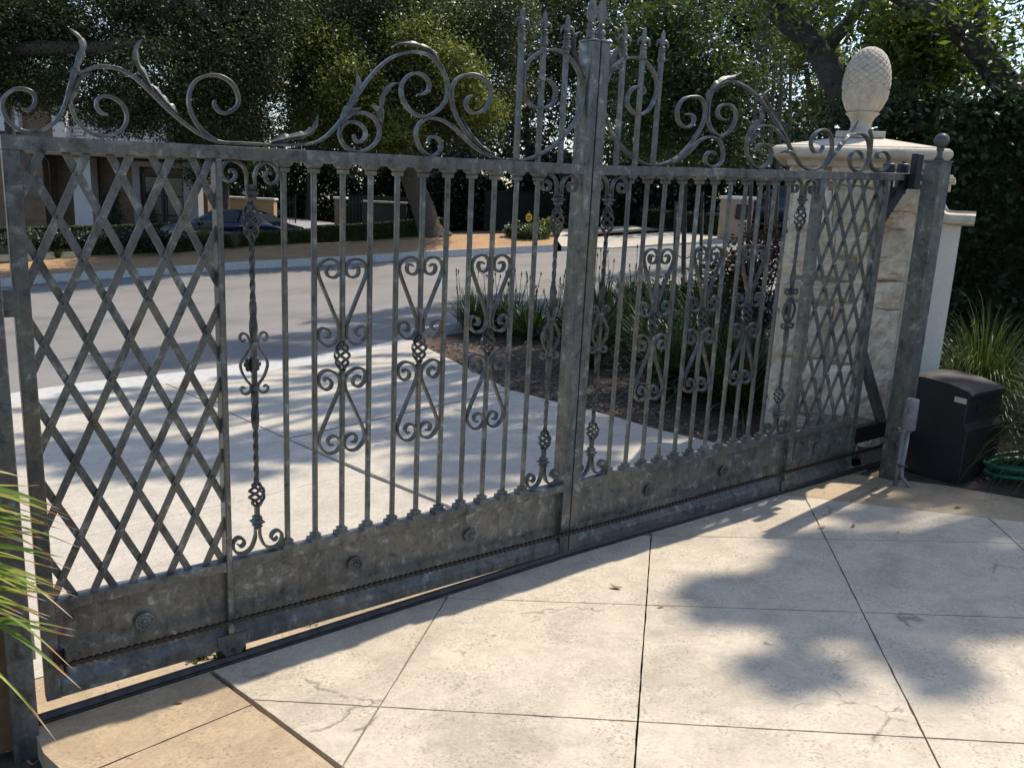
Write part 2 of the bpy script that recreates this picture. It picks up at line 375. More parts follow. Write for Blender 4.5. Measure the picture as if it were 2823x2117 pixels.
for zc, sg, zb0, zb1 in ((1.729, 1, 1.695, 1.76), (.492, -1, .462, .556)):   # knuckles
    KB = MB(); KB.box(-.0085, .0085, .0015, .0185, zb0, zb1)
    for z0, z1, a, b in ((-.024,-.017,.013,.0165),(-.017,-.01,.0165,.013),(-.01,0,.013,.0245),(0,.010,.0245,.013),(.010,.017,.012,.0175),(.017,.024,.0175,.011)):
        zz = sorted((zc+sg*z0, zc+sg*z1)); aa = (a, b) if sg > 0 else (b, a)
        KB.frust(0, .01, zz[0], zz[1], aa[0], aa[0], aa[1], aa[1])
    KN.append(KB.mesh('knuckle'))
BALU = BB.mesh('baluster')
BASK2 = []
for z0_, z1_, r_, s_ in ((1.698, 1.562, .025, 1), (.65, .553, .024, -1)): TW = MB(); twist(TW, z0_, z1_, r_, sgn=s_); BASK2.append(TW.mesh('basket_twist'))
SC_T = [(.736,1.752),(.737,1.792),(.726,1.819),(.706,1.833),(.683,1.837),(.661,1.824),(.651,1.803),(.653,1.784),(.665,1.769),(.681,1.767),(.695,1.776),(.700,1.791),(.694,1.802),(.684,1.805),(.677,1.798)]
SC_B = [(.743,.468),(.742,.43),(.726,.39),(.700,.373),(.673,.378),(.657,.402),(.659,.428),(.676,.441),(.694,.432),(.699,.414),(.686,.403),(.673,.414)]
SC_M = [(.722,1.205),(.711,1.199),(.702,1.206),(.703,1.221),(.714,1.229),(.728,1.22),(.738,1.195),(.737,1.178),(.721,1.15),(.705,1.124),(.702,1.1),(.717,1.061),(.739,1.03),(.737,1.012),(.722,1.001),(.708,1.004),(.701,1.018),(.709,1.028),(.719,1.021)]
SCM = []
for P, dep in ((SC_T, (-.02, .002)), (SC_B, (-.02, .002)), (SC_M, (-.017, -.003))):
    mb = MB(); ribbon(mb, [(s-.752, h) for s, h in P], .0095 if dep[1] > 0 else .0075, dep, lambda s, h, d: (s, -d, h), 5); me = mb.mesh('split_scroll')
    b = bmesh.new(); b.from_mesh(me); bmesh.ops.recalc_face_normals(b, faces=b.faces); b.to_mesh(me); b.free(); SCM.append(me)
FL = MB()
for q in range(8):
    a = q*math.pi/4
    FL.lathe([(.003,0),(.011,.002),(.012,.005),(.004,.009)], 8, (0,0), True, lambda x, y, z, a=a: ((.021+x*1.1)*math.cos(a)-y*math.sin(a), .024+z, (.021+x*1.1)*math.sin(a)+y*math.cos(a)))
FL.lathe([(.012,0),(.01,.008),(.002,.012)], 8, (0,0), True, lambda x, y, z: (x, .024+z, y)); FLOW = FL.mesh('rosette_flower')
for k, s in (('L', .752), ('L', 2.149), ('R', .124), ('R', 1.524)):
    o = rep(BALU, 'baluster', k, s, 0, 0, METS); [rep(q, 'knuckle', k, s, 0, 0, METS, o) for q in KN]; [rep(q, 'basket_twist', k, s, 0, 0, METS, o) for q in BASK2]
    for me in SCM:
        for fl in (False, True): rep(me, 'split_scroll', k, s, 0, 0, METS, o, fl)
    for z in (1.188, 1.02): rep(COLLAR, 'collar', k, s, z, 0, MET, o).scale = (1.25, 1.25, 1.1)
    rep(FLOW, 'rosette_flower', k, s, 1.107, 0, METD, o)
# lattice: flat straps, riveted where they cross
RV = MB(); RV.lathe([(.007,0),(.0067,.002),(.0052,.0045),(.0022,.006)], 10, (0,0), True, lambda x, y, z: (x, -z, y)); RIV = RV.mesh('rivet')
def lattice(k, s0, s1, h0, h1, sa, ha, dx=.06366, dy=.13464):
    front = 1 if k == 'L' else -1
    m = dy/dx; straps = {1: {}, -1: {}}
    for sg in (1, -1):
        # lines through grid nodes: s = sa+dx*i, h = ha-dy*j (i+j even); rising lines keep i+j, falling lines keep i-j
        for c in range(-24, 36, 2):
            # param: i free -> j = c-i (rising: h grows with i) or j = i-c (falling)
            f = (lambda s: ha-dy*(c-(s-sa)/dx)) if sg == 1 else (lambda s: ha-dy*((s-sa)/dx-c))
            inv = (lambda h: sa+dx*(c-(ha-h)/dy)) if sg == 1 else (lambda h: sa+dx*(c+(ha-h)/dy))
            cand = sorted([inv(h0), inv(h1)]); a, b = max(s0, cand[0]), min(s1, cand[1])
            if b-a < .012: continue
            mb = MB(); d0, d1 = ((-.008, -.002) if sg == front else (-.0165, -.0105)); hw = .0125*math.hypot(dx, dy)/dy
            vs = [];
            pts = [(a, f(a)), (b, f(b))]
            for d in (d1, d0):
                vs += [GP(k, pts[0][0]-hw, pts[0][1], d), GP(k, pts[0][0]+hw, pts[0][1], d), GP(k, pts[1][0]+hw, pts[1][1], d), GP(k, pts[1][0]-hw, pts[1][1], d)]
            # clip the parallelogram ends against the stiles by hiding them in the frame
            mb.add(vs, [(0,1,2,3), (7,6,5,4), (0,4,5,1), (1,5,6,2), (2,6,7,3), (3,7,4,0)])
            straps[sg][c] = gpart(mb, 'lattice_strap')
    for i in range(0, 9):
        for j in range(0, 11):
            if (i+j) % 2: continue
            s, h = sa+dx*i, ha-dy*j; c = i+j if front == 1 else i-j
            if c in straps[front] and h > h0+.01 and .05 < s and s < s1+.004: rep(RIV, 'rivet', k, s, h, -.002, MET, straps[front][c])
lattice('L', .024, .634, .355, 1.846, .0744, 1.7784)
lattice('R', 1.668, 2.276, .355, 1.846, 1.6922, 1.7568)
# rosettes on the kick panels
RO = MB()
P = [(.030*math.cos(2*math.pi*i/24), -.012-.0, .030*math.sin(2*math.pi*i/24)) for i in range(25)]; RO.tube([(x, .004, z) for x, y, z in P], .004, 6)
RO.lathe([(.029,0),(.029,.003)], 20, (0,0), False, lambda x, y, z: (x, .008-z, y)); RO.lathe([(.008,0),(.008,.004),(.004,.008)], 10, (0,0), True, lambda x, y, z: (x, .006-z, y))
for q in range(10):
    a = 2*math.pi*q/10; RO.tube([(.006*math.cos(a), .0045, .006*math.sin(a)), (.017*math.cos(a), .003, .017*math.sin(a)), (.028*math.cos(a), .0045, .028*math.sin(a))], [.0016,.0032,.0022], 5)
ROS = RO.mesh('rosette')
for k, s, h in (('L', .328, .198), ('L', 1.162, .211), ('L', 1.74, .209), ('R', .543, .208), ('R', 1.113, .211), ('R', 1.948, .208)): rep(ROS, 'rosette', k, s, h, 0)
# crest scrolls and acanthus leaves
CREST={
 'L':[
  [(0.062,1.966),(0.077,1.961),(0.093,1.974),(0.100,1.992),(0.093,2.012),(0.072,2.021),(0.047,2.018),(0.023,1.999),(0.012,1.972),(0.016,1.943),(0.031,1.918),(0.056,1.901),(0.090,1.898),(0.121,1.909),(0.151,1.933),(0.173,1.968),(0.187,2.006),(0.197,2.044),(0.206,2.072)],
  [(0.301,1.963),(0.282,1.967),(0.269,1.985),(0.272,2.006),(0.291,2.019),(0.317,2.017),(0.342,2.001),(0.355,1.974),(0.353,1.942),(0.332,1.913),(0.301,1.900),(0.274,1.898),(0.242,1.907),(0.214,1.933),(0.200,1.966),(0.195,1.997),(0.196,2.024)],
  [(0.219,2.073),(0.246,2.092),(0.276,2.105),(0.309,2.108),(0.342,2.105),(0.375,2.091),(0.408,2.066),(0.442,2.034),(0.476,2.001),(0.511,1.971),(0.547,1.944),(0.583,1.922),(0.621,1.906),(0.659,1.898),(0.719,1.898),(0.764,1.898),(0.846,1.898),(0.932,1.904),(0.993,1.914),(1.038,1.939),(1.083,1.982),(1.115,2.025),(1.142,2.068),(1.175,2.111),(1.207,2.155),(1.249,2.200),(1.306,2.243),(1.370,2.267),(1.420,2.274),(1.476,2.265),(1.519,2.231),(1.547,2.187),(1.555,2.140),(1.544,2.100),(1.514,2.067),(1.472,2.043),(1.426,2.039),(1.385,2.057),(1.355,2.093),(1.346,2.135),(1.362,2.169),(1.396,2.193),(1.432,2.195),(1.463,2.175),(1.469,2.145),(1.449,2.124),(1.419,2.119)],
  [(0.640,1.904),(0.603,1.925),(0.573,1.957),(0.555,1.996),(0.551,2.032),(0.563,2.073),(0.589,2.100),(0.627,2.114),(0.665,2.111),(0.700,2.089),(0.717,2.049),(0.710,2.019),(0.678,1.996),(0.651,1.999),(0.635,2.019),(0.636,2.035)],
  [(1.092,1.983),(1.133,2.020),(1.171,2.032),(1.213,2.028),(1.245,2.001),(1.256,1.964),(1.238,1.925),(1.200,1.898),(1.158,1.891),(1.115,1.906),(1.093,1.942),(1.099,1.975),(1.124,1.994),(1.157,1.997),(1.189,1.981),(1.197,1.952),(1.181,1.930),(1.164,1.927),(1.152,1.939),(1.150,1.953)],
  [(1.470,1.944),(1.477,1.959),(1.506,1.963),(1.528,1.945),(1.530,1.918),(1.509,1.895),(1.477,1.891),(1.439,1.913),(1.417,1.956),(1.418,1.991),(1.442,2.020),(1.488,2.034),(1.542,2.027),(1.602,1.997),(1.659,1.956),(1.717,1.922),(1.776,1.902),(1.848,1.886),(1.872,1.892),(1.915,1.891),(1.976,1.899),(2.037,1.921),(2.099,1.955),(2.160,2.003),(2.209,2.055),(2.244,2.111),(2.258,2.171),(2.253,2.229),(2.223,2.283),(2.173,2.331),(2.113,2.356),(2.057,2.354),(1.997,2.334),(1.948,2.293),(1.928,2.241),(1.929,2.181),(1.950,2.136),(1.993,2.115),(2.043,2.114),(2.086,2.134),(2.102,2.172),(2.093,2.209),(2.060,2.231),(2.028,2.228),(2.005,2.209)],
  [(1.674,2.137),(1.648,2.120),(1.643,2.094),(1.665,2.071),(1.699,2.068),(1.738,2.088),(1.761,2.130),(1.757,2.175),(1.721,2.207),(1.670,2.217),(1.621,2.206),(1.587,2.181),(1.574,2.146),(1.579,2.098),(1.597,2.055),(1.636,2.004),(1.681,1.962),(1.719,1.934)]],
 'R':[
  [(0.269,2.210),(0.293,2.219),(0.293,2.237),(0.262,2.247),(0.224,2.234),(0.197,2.198),(0.202,2.158),(0.240,2.127),(0.282,2.121),(0.330,2.144),(0.364,2.198),(0.375,2.250),(0.354,2.305),(0.306,2.347),(0.256,2.367),(0.193,2.367),(0.140,2.348),(0.096,2.311),(0.069,2.264),(0.057,2.209),(0.059,2.145),(0.078,2.091),(0.116,2.037),(0.169,1.982),(0.237,1.938),(0.313,1.904),(0.380,1.894),(0.454,1.901),(0.535,1.929),(0.592,1.969),(0.647,2.025),(0.691,2.087),(0.707,2.143),(0.698,2.191),(0.661,2.220),(0.606,2.222),(0.555,2.209),(0.522,2.171),(0.521,2.123),(0.547,2.088),(0.594,2.077),(0.629,2.097),(0.631,2.127),(0.601,2.140),(0.577,2.136)],
  [(0.869,2.125),(0.827,2.127),(0.796,2.149),(0.799,2.179),(0.835,2.198),(0.882,2.197),(0.920,2.172),(0.928,2.140),(0.914,2.099),(0.878,2.062),(0.830,2.045),(0.778,2.061),(0.743,2.096),(0.728,2.134),(0.725,2.177),(0.729,2.224),(0.749,2.266),(0.791,2.296),(0.848,2.311),(0.907,2.309),(0.983,2.291),(1.055,2.260),(1.118,2.223),(1.176,2.181),(1.250,2.127),(1.324,2.062),(1.378,2.004),(1.436,1.950),(1.492,1.912),(1.559,1.892),(1.622,1.897),(1.688,1.929),(1.727,1.984),(1.731,2.033),(1.708,2.081),(1.667,2.107),(1.616,2.108),(1.572,2.088),(1.547,2.053),(1.550,2.019),(1.582,1.990),(1.626,1.988),(1.650,2.008),(1.648,2.026)],
  [(0.805,1.951),(0.795,1.963),(0.763,1.965),(0.736,1.944),(0.741,1.913),(0.772,1.894),(0.807,1.893),(0.847,1.911),(0.864,1.948),(0.852,1.988),(0.823,2.023),(0.770,2.038),(0.724,2.033),(0.681,2.014),(0.640,1.978),(0.610,1.949)],
  [(1.174,1.960),(1.144,1.970),(1.117,1.986),(1.118,2.008),(1.158,2.018),(1.204,2.007),(1.228,1.979),(1.222,1.940),(1.190,1.907),(1.147,1.892),(1.093,1.908),(1.050,1.949),(1.031,1.994),(1.036,2.039),(1.061,2.076),(1.100,2.101),(1.162,2.112),(1.221,2.104),(1.279,2.073),(1.318,2.041)],
  [(2.023,1.959),(2.013,1.986),(1.971,2.005),(1.926,1.995),(1.907,1.960),(1.932,1.914),(1.991,1.891),(2.055,1.909),(2.088,1.958),(2.082,2.018),(2.053,2.071),(2.001,2.099),(1.923,2.098),(1.862,2.074),(1.807,2.026),(1.753,1.976),(1.701,1.919),(1.642,1.899)],
  [(2.215,1.971),(2.174,1.970),(2.161,1.990),(2.186,2.006),(2.240,2.006),(2.283,1.976),(2.285,1.931),(2.233,1.897),(2.162,1.898),(2.114,1.931),(2.086,1.985),(2.079,2.031)]],
}
LEAVES={
 'L':[
  ([(0.197,2.014),(0.212,2.079),(0.225,2.117),(0.236,2.145),(0.240,2.168),(0.229,2.190),(0.214,2.202),(0.206,2.207)],0.030),
  ([(0.186,1.989),(0.208,2.038),(0.225,2.067),(0.245,2.082),(0.255,2.080)],0.035),
  ([(0.190,2.003),(0.204,2.024),(0.220,2.034)],0.020),
  ([(0.476,2.012),(0.436,2.051),(0.413,2.095),(0.394,2.131),(0.392,2.165),(0.400,2.184),(0.413,2.202)],0.028),
  ([(0.511,1.982),(0.473,2.019),(0.439,2.059),(0.412,2.070)],0.035),
  ([(0.826,1.907),(0.889,1.926),(0.945,1.938),(0.980,1.956),(0.998,1.981),(1.007,2.013)],0.040),
  ([(1.092,1.995),(1.133,2.055),(1.156,2.102),(1.167,2.139),(1.158,2.187)],0.045),
  ([(1.092,1.987),(1.138,2.031),(1.175,2.050)],0.035),
  ([(1.257,1.998),(1.251,2.047),(1.218,2.062)],0.035),
  ([(1.262,1.981),(1.261,2.052),(1.265,2.094),(1.289,2.130),(1.308,2.146),(1.337,2.153)],0.030),
  ([(1.524,2.223),(1.475,2.282),(1.429,2.295),(1.384,2.301),(1.334,2.295),(1.301,2.277)],0.028),
  ([(1.781,1.907),(1.705,1.949),(1.640,2.014),(1.630,2.058)],0.030),
  ([(2.259,2.253),(2.213,2.321),(2.185,2.384),(2.191,2.427),(2.216,2.446)],0.030),
  ([(2.029,2.227),(1.998,2.215),(2.013,2.188),(2.047,2.229)],0.020)],
 'R':[
  ([(0.055,2.249),(0.075,2.324),(0.110,2.385),(0.142,2.403),(0.097,2.447)],0.060),
  ([(0.066,2.279),(0.096,2.311),(0.143,2.319)],0.035),
  ([(0.535,1.924),(0.594,1.952),(0.622,1.981),(0.637,2.041)],0.050),
  ([(0.499,1.906),(0.550,1.929),(0.618,1.948)],0.045),
  ([(0.713,2.196),(0.723,2.247),(0.763,2.292),(0.817,2.319),(0.879,2.335),(0.930,2.358)],0.050),
  ([(0.739,2.259),(0.787,2.282),(0.838,2.293)],0.030),
  ([(1.270,2.128),(1.209,2.175),(1.142,2.233),(1.117,2.264),(1.157,2.291)],0.030),
  ([(1.028,2.002),(1.031,2.060),(1.073,2.110),(1.118,2.145),(1.109,2.198)],0.055),
  ([(1.050,2.019),(1.082,2.053),(1.129,2.080)],0.040),
  ([(1.444,1.946),(1.368,1.987),(1.296,1.976)],0.040),
  ([(1.727,1.952),(1.776,2.003),(1.825,2.054),(1.896,2.111),(1.936,2.172)],0.050),
  ([(2.094,1.992),(2.081,2.072),(2.063,2.124),(2.122,2.144)],0.035)],
}

for k in 'LR':
    for P in CREST[k]:
        mb = MB(); ribbon(mb, P, .0108, (-.027, -.001), lambda s, h, d: GP(k, s, h, d), 5); bevel(gpart(mb, 'crest_scroll', METC), .0015)
def acanthus(k, P, wd, dep):
    Q = spline(P, 9); n = len(Q); vs = []; fs = []
    for i, p in enumerate(Q):
        a = Q[max(i-1, 0)]; b = Q[min(i+1, n-1)]; tv = b-a; L = np.hypot(*tv) or 1; nx, nz = -tv[1]/L, tv[0]/L
        t = i/(n-1); saw = (t*4.6) % 1.0; lob = .42+.58*(saw if saw < .8 else (1-saw)*4); e = wd*.46*lob*(min(1, t/.12+.25))*(1-.78*t**1.5)+.0012
        for j, u in enumerate((-1, -.5, 0, .5, 1)):
            dd = dep+.013*(1-u*u)-.006*(abs(u) == .5)+.008*math.sin(t*5+u*1.5)*t
            vs.append(GP(k, p[0]+nx*e*u, p[1]+nz*e*u, dd))
    for i in range(n-1):
        for j in range(4): fs.append((i*5+j, i*5+j+1, (i+1)*5+j+1, (i+1)*5+j))
    mb = MB(); mb.add(vs, fs, False); o = mb.build('acanthus_leaf', MET, gate, False); sm = o.modifiers.new('solid', 'SOLIDIFY'); sm.thickness = .002; return o
for k in 'LR':
    for P, wd in LEAVES[k]: acanthus(k, P, wd, -.012)
# fleur-de-lis spears by the centre post
FB = MB(); FB.box(-.0095, .0095, .001, .0195, 1.884, 2.366)
FB.lathe([(.0115,2.362),(.021,2.368),(.019,2.376),(.0145,2.385),(.0165,2.396),(.0165,2.401),(.012,2.404),(.0135,2.409),(.018,2.412),(.018,2.415),(.012,2.418),(.014,2.421),(.0165,2.424),(.0165,2.427),(.011,2.43)], 14, (0, .01))
FB.frust(0, .01, 2.428, 2.455, .008, .006, .0105, .007); FB.frust(0, .01, 2.455, 2.49, .0105, .007, .008, .005); FB.frust(0, .01, 2.49, 2.505, .008, .005, .002, .002)
for sg in (-1, 1): FB.tube([(sg*.004,.01,2.428),(sg*.008,.01,2.445),(sg*.018,.01,2.458),(sg*.029,.01,2.453),(sg*.035,.01,2.438),(sg*.036,.01,2.424)], [.007,.0075,.0075,.0065,.005,.002], 6)
SPR = FB.mesh('fleur_spear')
for k, s in (('L', 1.905), ('L', 2.022), ('L', 2.147), ('R', .152), ('R', .268), ('R', .384)): rep(SPR, 'fleur_spear', k, s)
# roller housings, chain bracket, tail braces
for k, s in (('L', .640), ('R', 1.665)):
    mb = MB()
    for d0, d1 in ((.012, .018), (-.05, -.044)):
        vs = []; sh = [(-.058,.062),(.058,.062),(.058,.02),(.03,-.025),(-.03,-.025),(-.058,.02)]
        for d in (d1, d0): vs += [GP(k, s+x, z, d) for x, z in sh]
        mb.add(vs, [tuple(range(6)), tuple(range(11, 5, -1))]+[(i, i+6, (i+1) % 6+6, (i+1) % 6) for i in range(6)])
    h_ = gpart(mb, 'roller_housing', METD)
    mb = MB(); gd = -.016
    mb.lathe([(.056,-.012),(.056,-.005),(.048,0),(.056,.005),(.056,.012)], 20, (0,0), True, lambda x, y, z: GP(k, s+x, -.022+y, gd+z)); mb.build('roller_wheel', RUSTY, h_)
    mb = MB(); mb.lathe([(.009,0),(.009,.008)], 6, (0,0), False, lambda x, y, z: GP(k, s+x, -.005+y, .018+z)); mb.build('axle_bolt', RUSTY, h_)
mb = MB(); gbox(mb, 'L', .028, .062, .128, .186, .013, .020); gbox(mb, 'L', .056, .064, .095, .186, .012, .055); bevel(gpart(mb, 'chain_bracket', BLK), .002)
def gbar(k, A, B, t, d0, d1, name, m):
    mb = MB(); v = np.array(B)-np.array(A); L = np.hypot(*v); nx, nz = -v[1]/L*t/2, v[0]/L*t/2; vs = []
    for d in (d1, d0): vs += [GP(k, A[0]+nx, A[1]+nz, d), GP(k, A[0]-nx, A[1]-nz, d), GP(k, B[0]-nx, B[1]-nz, d), GP(k, B[0]+nx, B[1]+nz, d)]
    mb.add(vs, [(0,1,2,3),(7,6,5,4),(0,4,5,1),(1,5,6,2),(2,6,7,3),(3,7,4,0)]); return bevel(gpart(mb, name, m), .002)
gbar('R', (2.29, 1.615), (2.50, 1.85), .062, -.04, .008, 'tail_brace', BLK)
gbar('R', (2.275, .80), (2.60, .30), .055, -.04, .008, 'tail_brace', METD)
mb = MB(); gbox(mb, 'R', 2.305, 2.75, .175, .285, -.04, .006); bevel(gpart(mb, 'tail_beam', BLK), .003)
mb = MB(); gbox(mb, 'R', 2.434, 2.66, 1.842, 1.886, -.036, .012); bevel(gpart(mb, 'tail_beam', BLK), .003)

# the drive chain, stretched along the panels to the operator
mb = MB(); path = [GP('L', .064, .137, .045), GP('L', .9, .124, .04), GP('L', UK, .108, .036), GP('R', .37, .107, .036), GP('R', 1.1, .122, .04), GP('R', 2.466, .136, .045), GP('R', 2.70, .138, .05)]
D_ = [0.]
for p, q in zip(path, path[1:]): D_.append(D_[-1]+(q-p).length)
def along(t):
    for i in range(len(path)-1):
        if t <= D_[i+1]: u = (t-D_[i])/(D_[i+1]-D_[i]); return path[i].lerp(path[i+1], u), (path[i+1]-path[i]).normalized()
    return path[-1], (path[-1]-path[-2]).normalized()
st = .0125; i = 0; t = .01
while t < D_[-1]-.01:
    p, d = along(t); nn = Vector((d.y, -d.x, 0)).normalized(); up = Vector((0,0,1))
    hw = .0066; hd = .008 if i % 2 else .005; hz = .0085 if i % 2 else .0058
    c = [p+d*(sx*hw)+nn*(sy*hd)+up*(sz*hz) for sz in (-1, 1) for sx, sy in ((-1,-1),(1,-1),(1,1),(-1,1))]
    mb.hexa(c); t += st; i += 1
ch = mb.build('drive_chain', CHAINM); tag(ch, 'dark roller chain stretched along the bottom panels of the gate', 'chain')
# ------------------------------------------------------------------ paving
def clip(poly, n, c):                              # keep n.p <= c
    out = []
    for i in range(len(poly)):
        a, b = poly[i], poly[(i+1) % len(poly)]; da, db = n[0]*a[0]+n[1]*a[1]-c, n[0]*b[0]+n[1]*b[1]-c
        if da <= 0: out.append(a)
        if (da < 0 < db) or (db < 0 < da): t = da/(da-db); out.append((a[0]+(b[0]-a[0])*t, a[1]+(b[1]-a[1])*t))
    return out
def line(p, q):                                    # normal pointing to the left of p->q, and offset
    d = (q[0]-p[0], q[1]-p[1]); L = math.hypot(*d); n = (-d[1]/L, d[0]/L); return n, n[0]*p[0]+n[1]*p[1]
def split(polys, p, q, gap):
    n, c = line(p, q); out = []
    for P in polys:
        for A in (clip(P, n, c-gap/2), clip(P, (-n[0], -n[1]), -c-gap/2)):
            if len(A) > 2 and abs(sum(A[i][0]*A[(i+1) % len(A)][1]-A[(i+1) % len(A)][0]*A[i][1] for i in range(len(A)))) > .004: out.append(A)
    return out
def area_sign(P): return sum(P[i][0]*P[(i+1) % len(P)][1]-P[(i+1) % len(P)][0]*P[i][1] for i in range(len(P)))
def slab(P, m, parent, name='slab', top=.0, deep=.09, zf=T, jit=.0):
    if area_sign(P) < 0: P = P[::-1]
    # subdivide the edges so that they can be slightly ragged
    Q = []
    for i in range(len(P)):
        a, b = P[i], P[(i+1) % len(P)]; L = math.hypot(b[0]-a[0], b[1]-a[1]); k = max(1, int(L/.05)) if jit else 1
        for j in range(k):
            t = j/k; x, y = a[0]+(b[0]-a[0])*t, a[1]+(b[1]-a[1])*t
            if jit and j: x += random.uniform(-jit, jit); y += random.uniform(-jit, jit)
            Q.append((x, y))
    mb = MB(); n = len(Q); vs = [(x, y, zf(x, y)+top) for x, y in Q]+[(x, y, zf(x, y)-deep) for x, y in Q]
    mb.add(vs, [tuple(range(n))]+[(i, i+n, (i+1) % n+n, (i+1) % n) for i in range(n)])
    return mb.build(name, m, parent)
def flat(mb, P, top, zf=T):
    mb.add([(x, y, zf(x, y)+top) for x, y in P], [tuple(range(len(P)))])
def sheet(name, P, top, m, step=.6, zf=T):         # a polygon draped over the land
    xs = [p[0] for p in P]; ys = [p[1] for p in P]; polys = [P]
    b = bmesh.new(); f = b.faces.new([b.verts.new((x, y, 0)) for x, y in P])
    bmesh.ops.triangulate(b, faces=[f])
    for ax, lo, hi in ((0, min(xs), max(xs)), (1, min(ys), max(ys))):
        v = math.floor(lo/step)*step+step*.37
        while v < hi:
            if v > lo: bmesh.ops.bisect_plane(b, geom=b.verts[:]+b.edges[:]+b.faces[:], plane_co=(v, 0, 0) if ax == 0 else (0, v, 0), plane_no=(1, 0, 0) if ax == 0 else (0, 1, 0))
            v += step
    for v in b.verts: v.co.z = zf(v.co.x, v.co.y)+top
    bmesh.ops.recalc_face_normals(b, faces=b.faces)
    if b.faces[:] and sum(f.normal.z for f in b.faces) < 0: bmesh.ops.reverse_faces(b, faces=b.faces)
    me = bpy.data.meshes.new(name); b.to_mesh(me); b.free(); o = link(name, me, m); o['kind'] = 'structure'; return o
# base ground under everything
gx = np.concatenate([np.linspace(-90, -12, 14), np.linspace(-10, 10, 21), np.linspace(12, 90, 14)]); gy = np.concatenate([np.linspace(-30, 0, 7), np.linspace(1, 26, 26), np.linspace(30, 120, 12)])
mb = MB(); vs = [(x, y, T(x, y)-.16) for y in gy for x in gx]; nx = len(gx)
mb.add(vs, [(j*nx+i, j*nx+i+1, (j+1)*nx+i+1, (j+1)*nx+i) for j in range(len(gy)-1) for i in range(nx-1)]); mb.build('ground', SOIL)['kind'] = 'structure'

K2 = OG['R']; vL, vR = VD['L'], VD['R']
def off(k, s, d): p = OG[k]+VD[k]*s+ND[k]*d; return (p.x, p.y)
TRK = .035                                         # the near edge of the track groove
nearL = (off('L', -1.2, TRK), off('L', 3, TRK)); nearR = (off('R', -1, TRK), off('R', 5, TRK))
def clipnear(P):                                   # camera side of the track
    n, c = line(*nearL); P = clip(P, n, c); n, c = line(*nearR); return clip(P, n, c)
bl0, bl1 = (-1.115, 2.885), (-.45, 2.23)           # joint of the tan border, left
blx = (bl1[0]+(bl1[0]-bl0[0])*3, bl1[1]+(bl1[1]-bl0[1])*3)
br0, br1 = (1.76, 4.765), (2.76, 4.215)            # joint of the border, right
brx = (br1[0]+(br1[0]-br0[0])*2, br1[1]+(br1[1]-br0[1])*2); br_ = (br0[0]-(br1[0]-br0[0]), br0[1]-(br1[1]-br0[1]))
G1, G2 = .0065, .02
big = [(-3, -1.5), (7, -1.5), (7, 8), (-3, 8)]
P = clipnear(big)
Tn = lambda x, y: .0845*x-.0442*y+.008
mb = MB(); flat(mb, P, -.08, Tn); drv = mb.build('driveway', SOIL); drv['kind'] = 'structure'
n, c = line(blx, bl0); P = clip(clipnear(big), n, c-G2/2) if n[0]*3+n[1]*3 < c else clip(clipnear(big), (-n[0], -n[1]), -c-G2/2)
n, c = line(br_, brx); P = clip(P, n, c-G1/2)
polys = [P]
eB = (.984, -.178); dB_ = (.178, .984); eA = (.148, .989); dA_ = (.989, -.148)
for v in (-1.75, -.862, .024, .91, 1.81, 2.7, 3.6): p = (eB[0]*v, eB[1]*v); polys = split(polys, p, (p[0]+dB_[0], p[1]+dB_[1]), G1)
for v in (-.25, .7, 1.62, 2.50, 3.392, 4.25, 5.12): p = (eA[0]*v, eA[1]*v); polys = split(polys, p, (p[0]+dA_[0], p[1]+dA_[1]), G1)
for Q in polys: slab(Q, SLAB, drv, zf=Tn, jit=.0014)
# tan border, left
n, c = line(blx, bl0); P = clipnear(big); P = clip(P, (-n[0], -n[1]), -c-G2/2) if n[0]*3+n[1]*3 < c else clip(P, n, c-G2/2)
le = [(-1.60, 2.57), (-1.535, 2.46), (-1.46, 2.37), (-1.33, 2.26), (-1.05, 2.08), (-.6, 1.85)]
for a, b in zip(le, le[1:]):
    if a is le[0] or True:
        n, c = line(a, b); P = clip(P, (-n[0], -n[1]), -c) if (n[0]*-.8+n[1]*2.6) > c else clip(P, n, c)
for Q in split([P], (-.87, 2.62), (-1.24, 2.28), G1): slab(Q, SLABT, drv, 'border_slab', .0, .12, jit=.0012)
# border, right
n, c = line(br_, brx); P = clip(clipnear(big), (-n[0], -n[1]), -c-G1/2)
P = [(2.0, 5.35)]+[q for q in P]
P = clip(clipnear(big), (-n[0], -n[1]), -c-G1/2)
kr = [tuple(tg(*q))[:2] for q in ((2380, 1303), (2455, 1313), (2592, 1336), (2823, 1364))]; kr.append((kr[-1][0]*2-kr[-2][0], kr[-1][1]*2-kr[-2][1]))
for a, b in zip(kr, kr[1:]):
    n, c = line(a, b); P = clip(P, n, c)
for Q in split([P], (2.0, 4.63), (2.34, 4.96), G1): slab(Q, SLABT, drv, 'border_slab', .0, .09, jit=.0012)
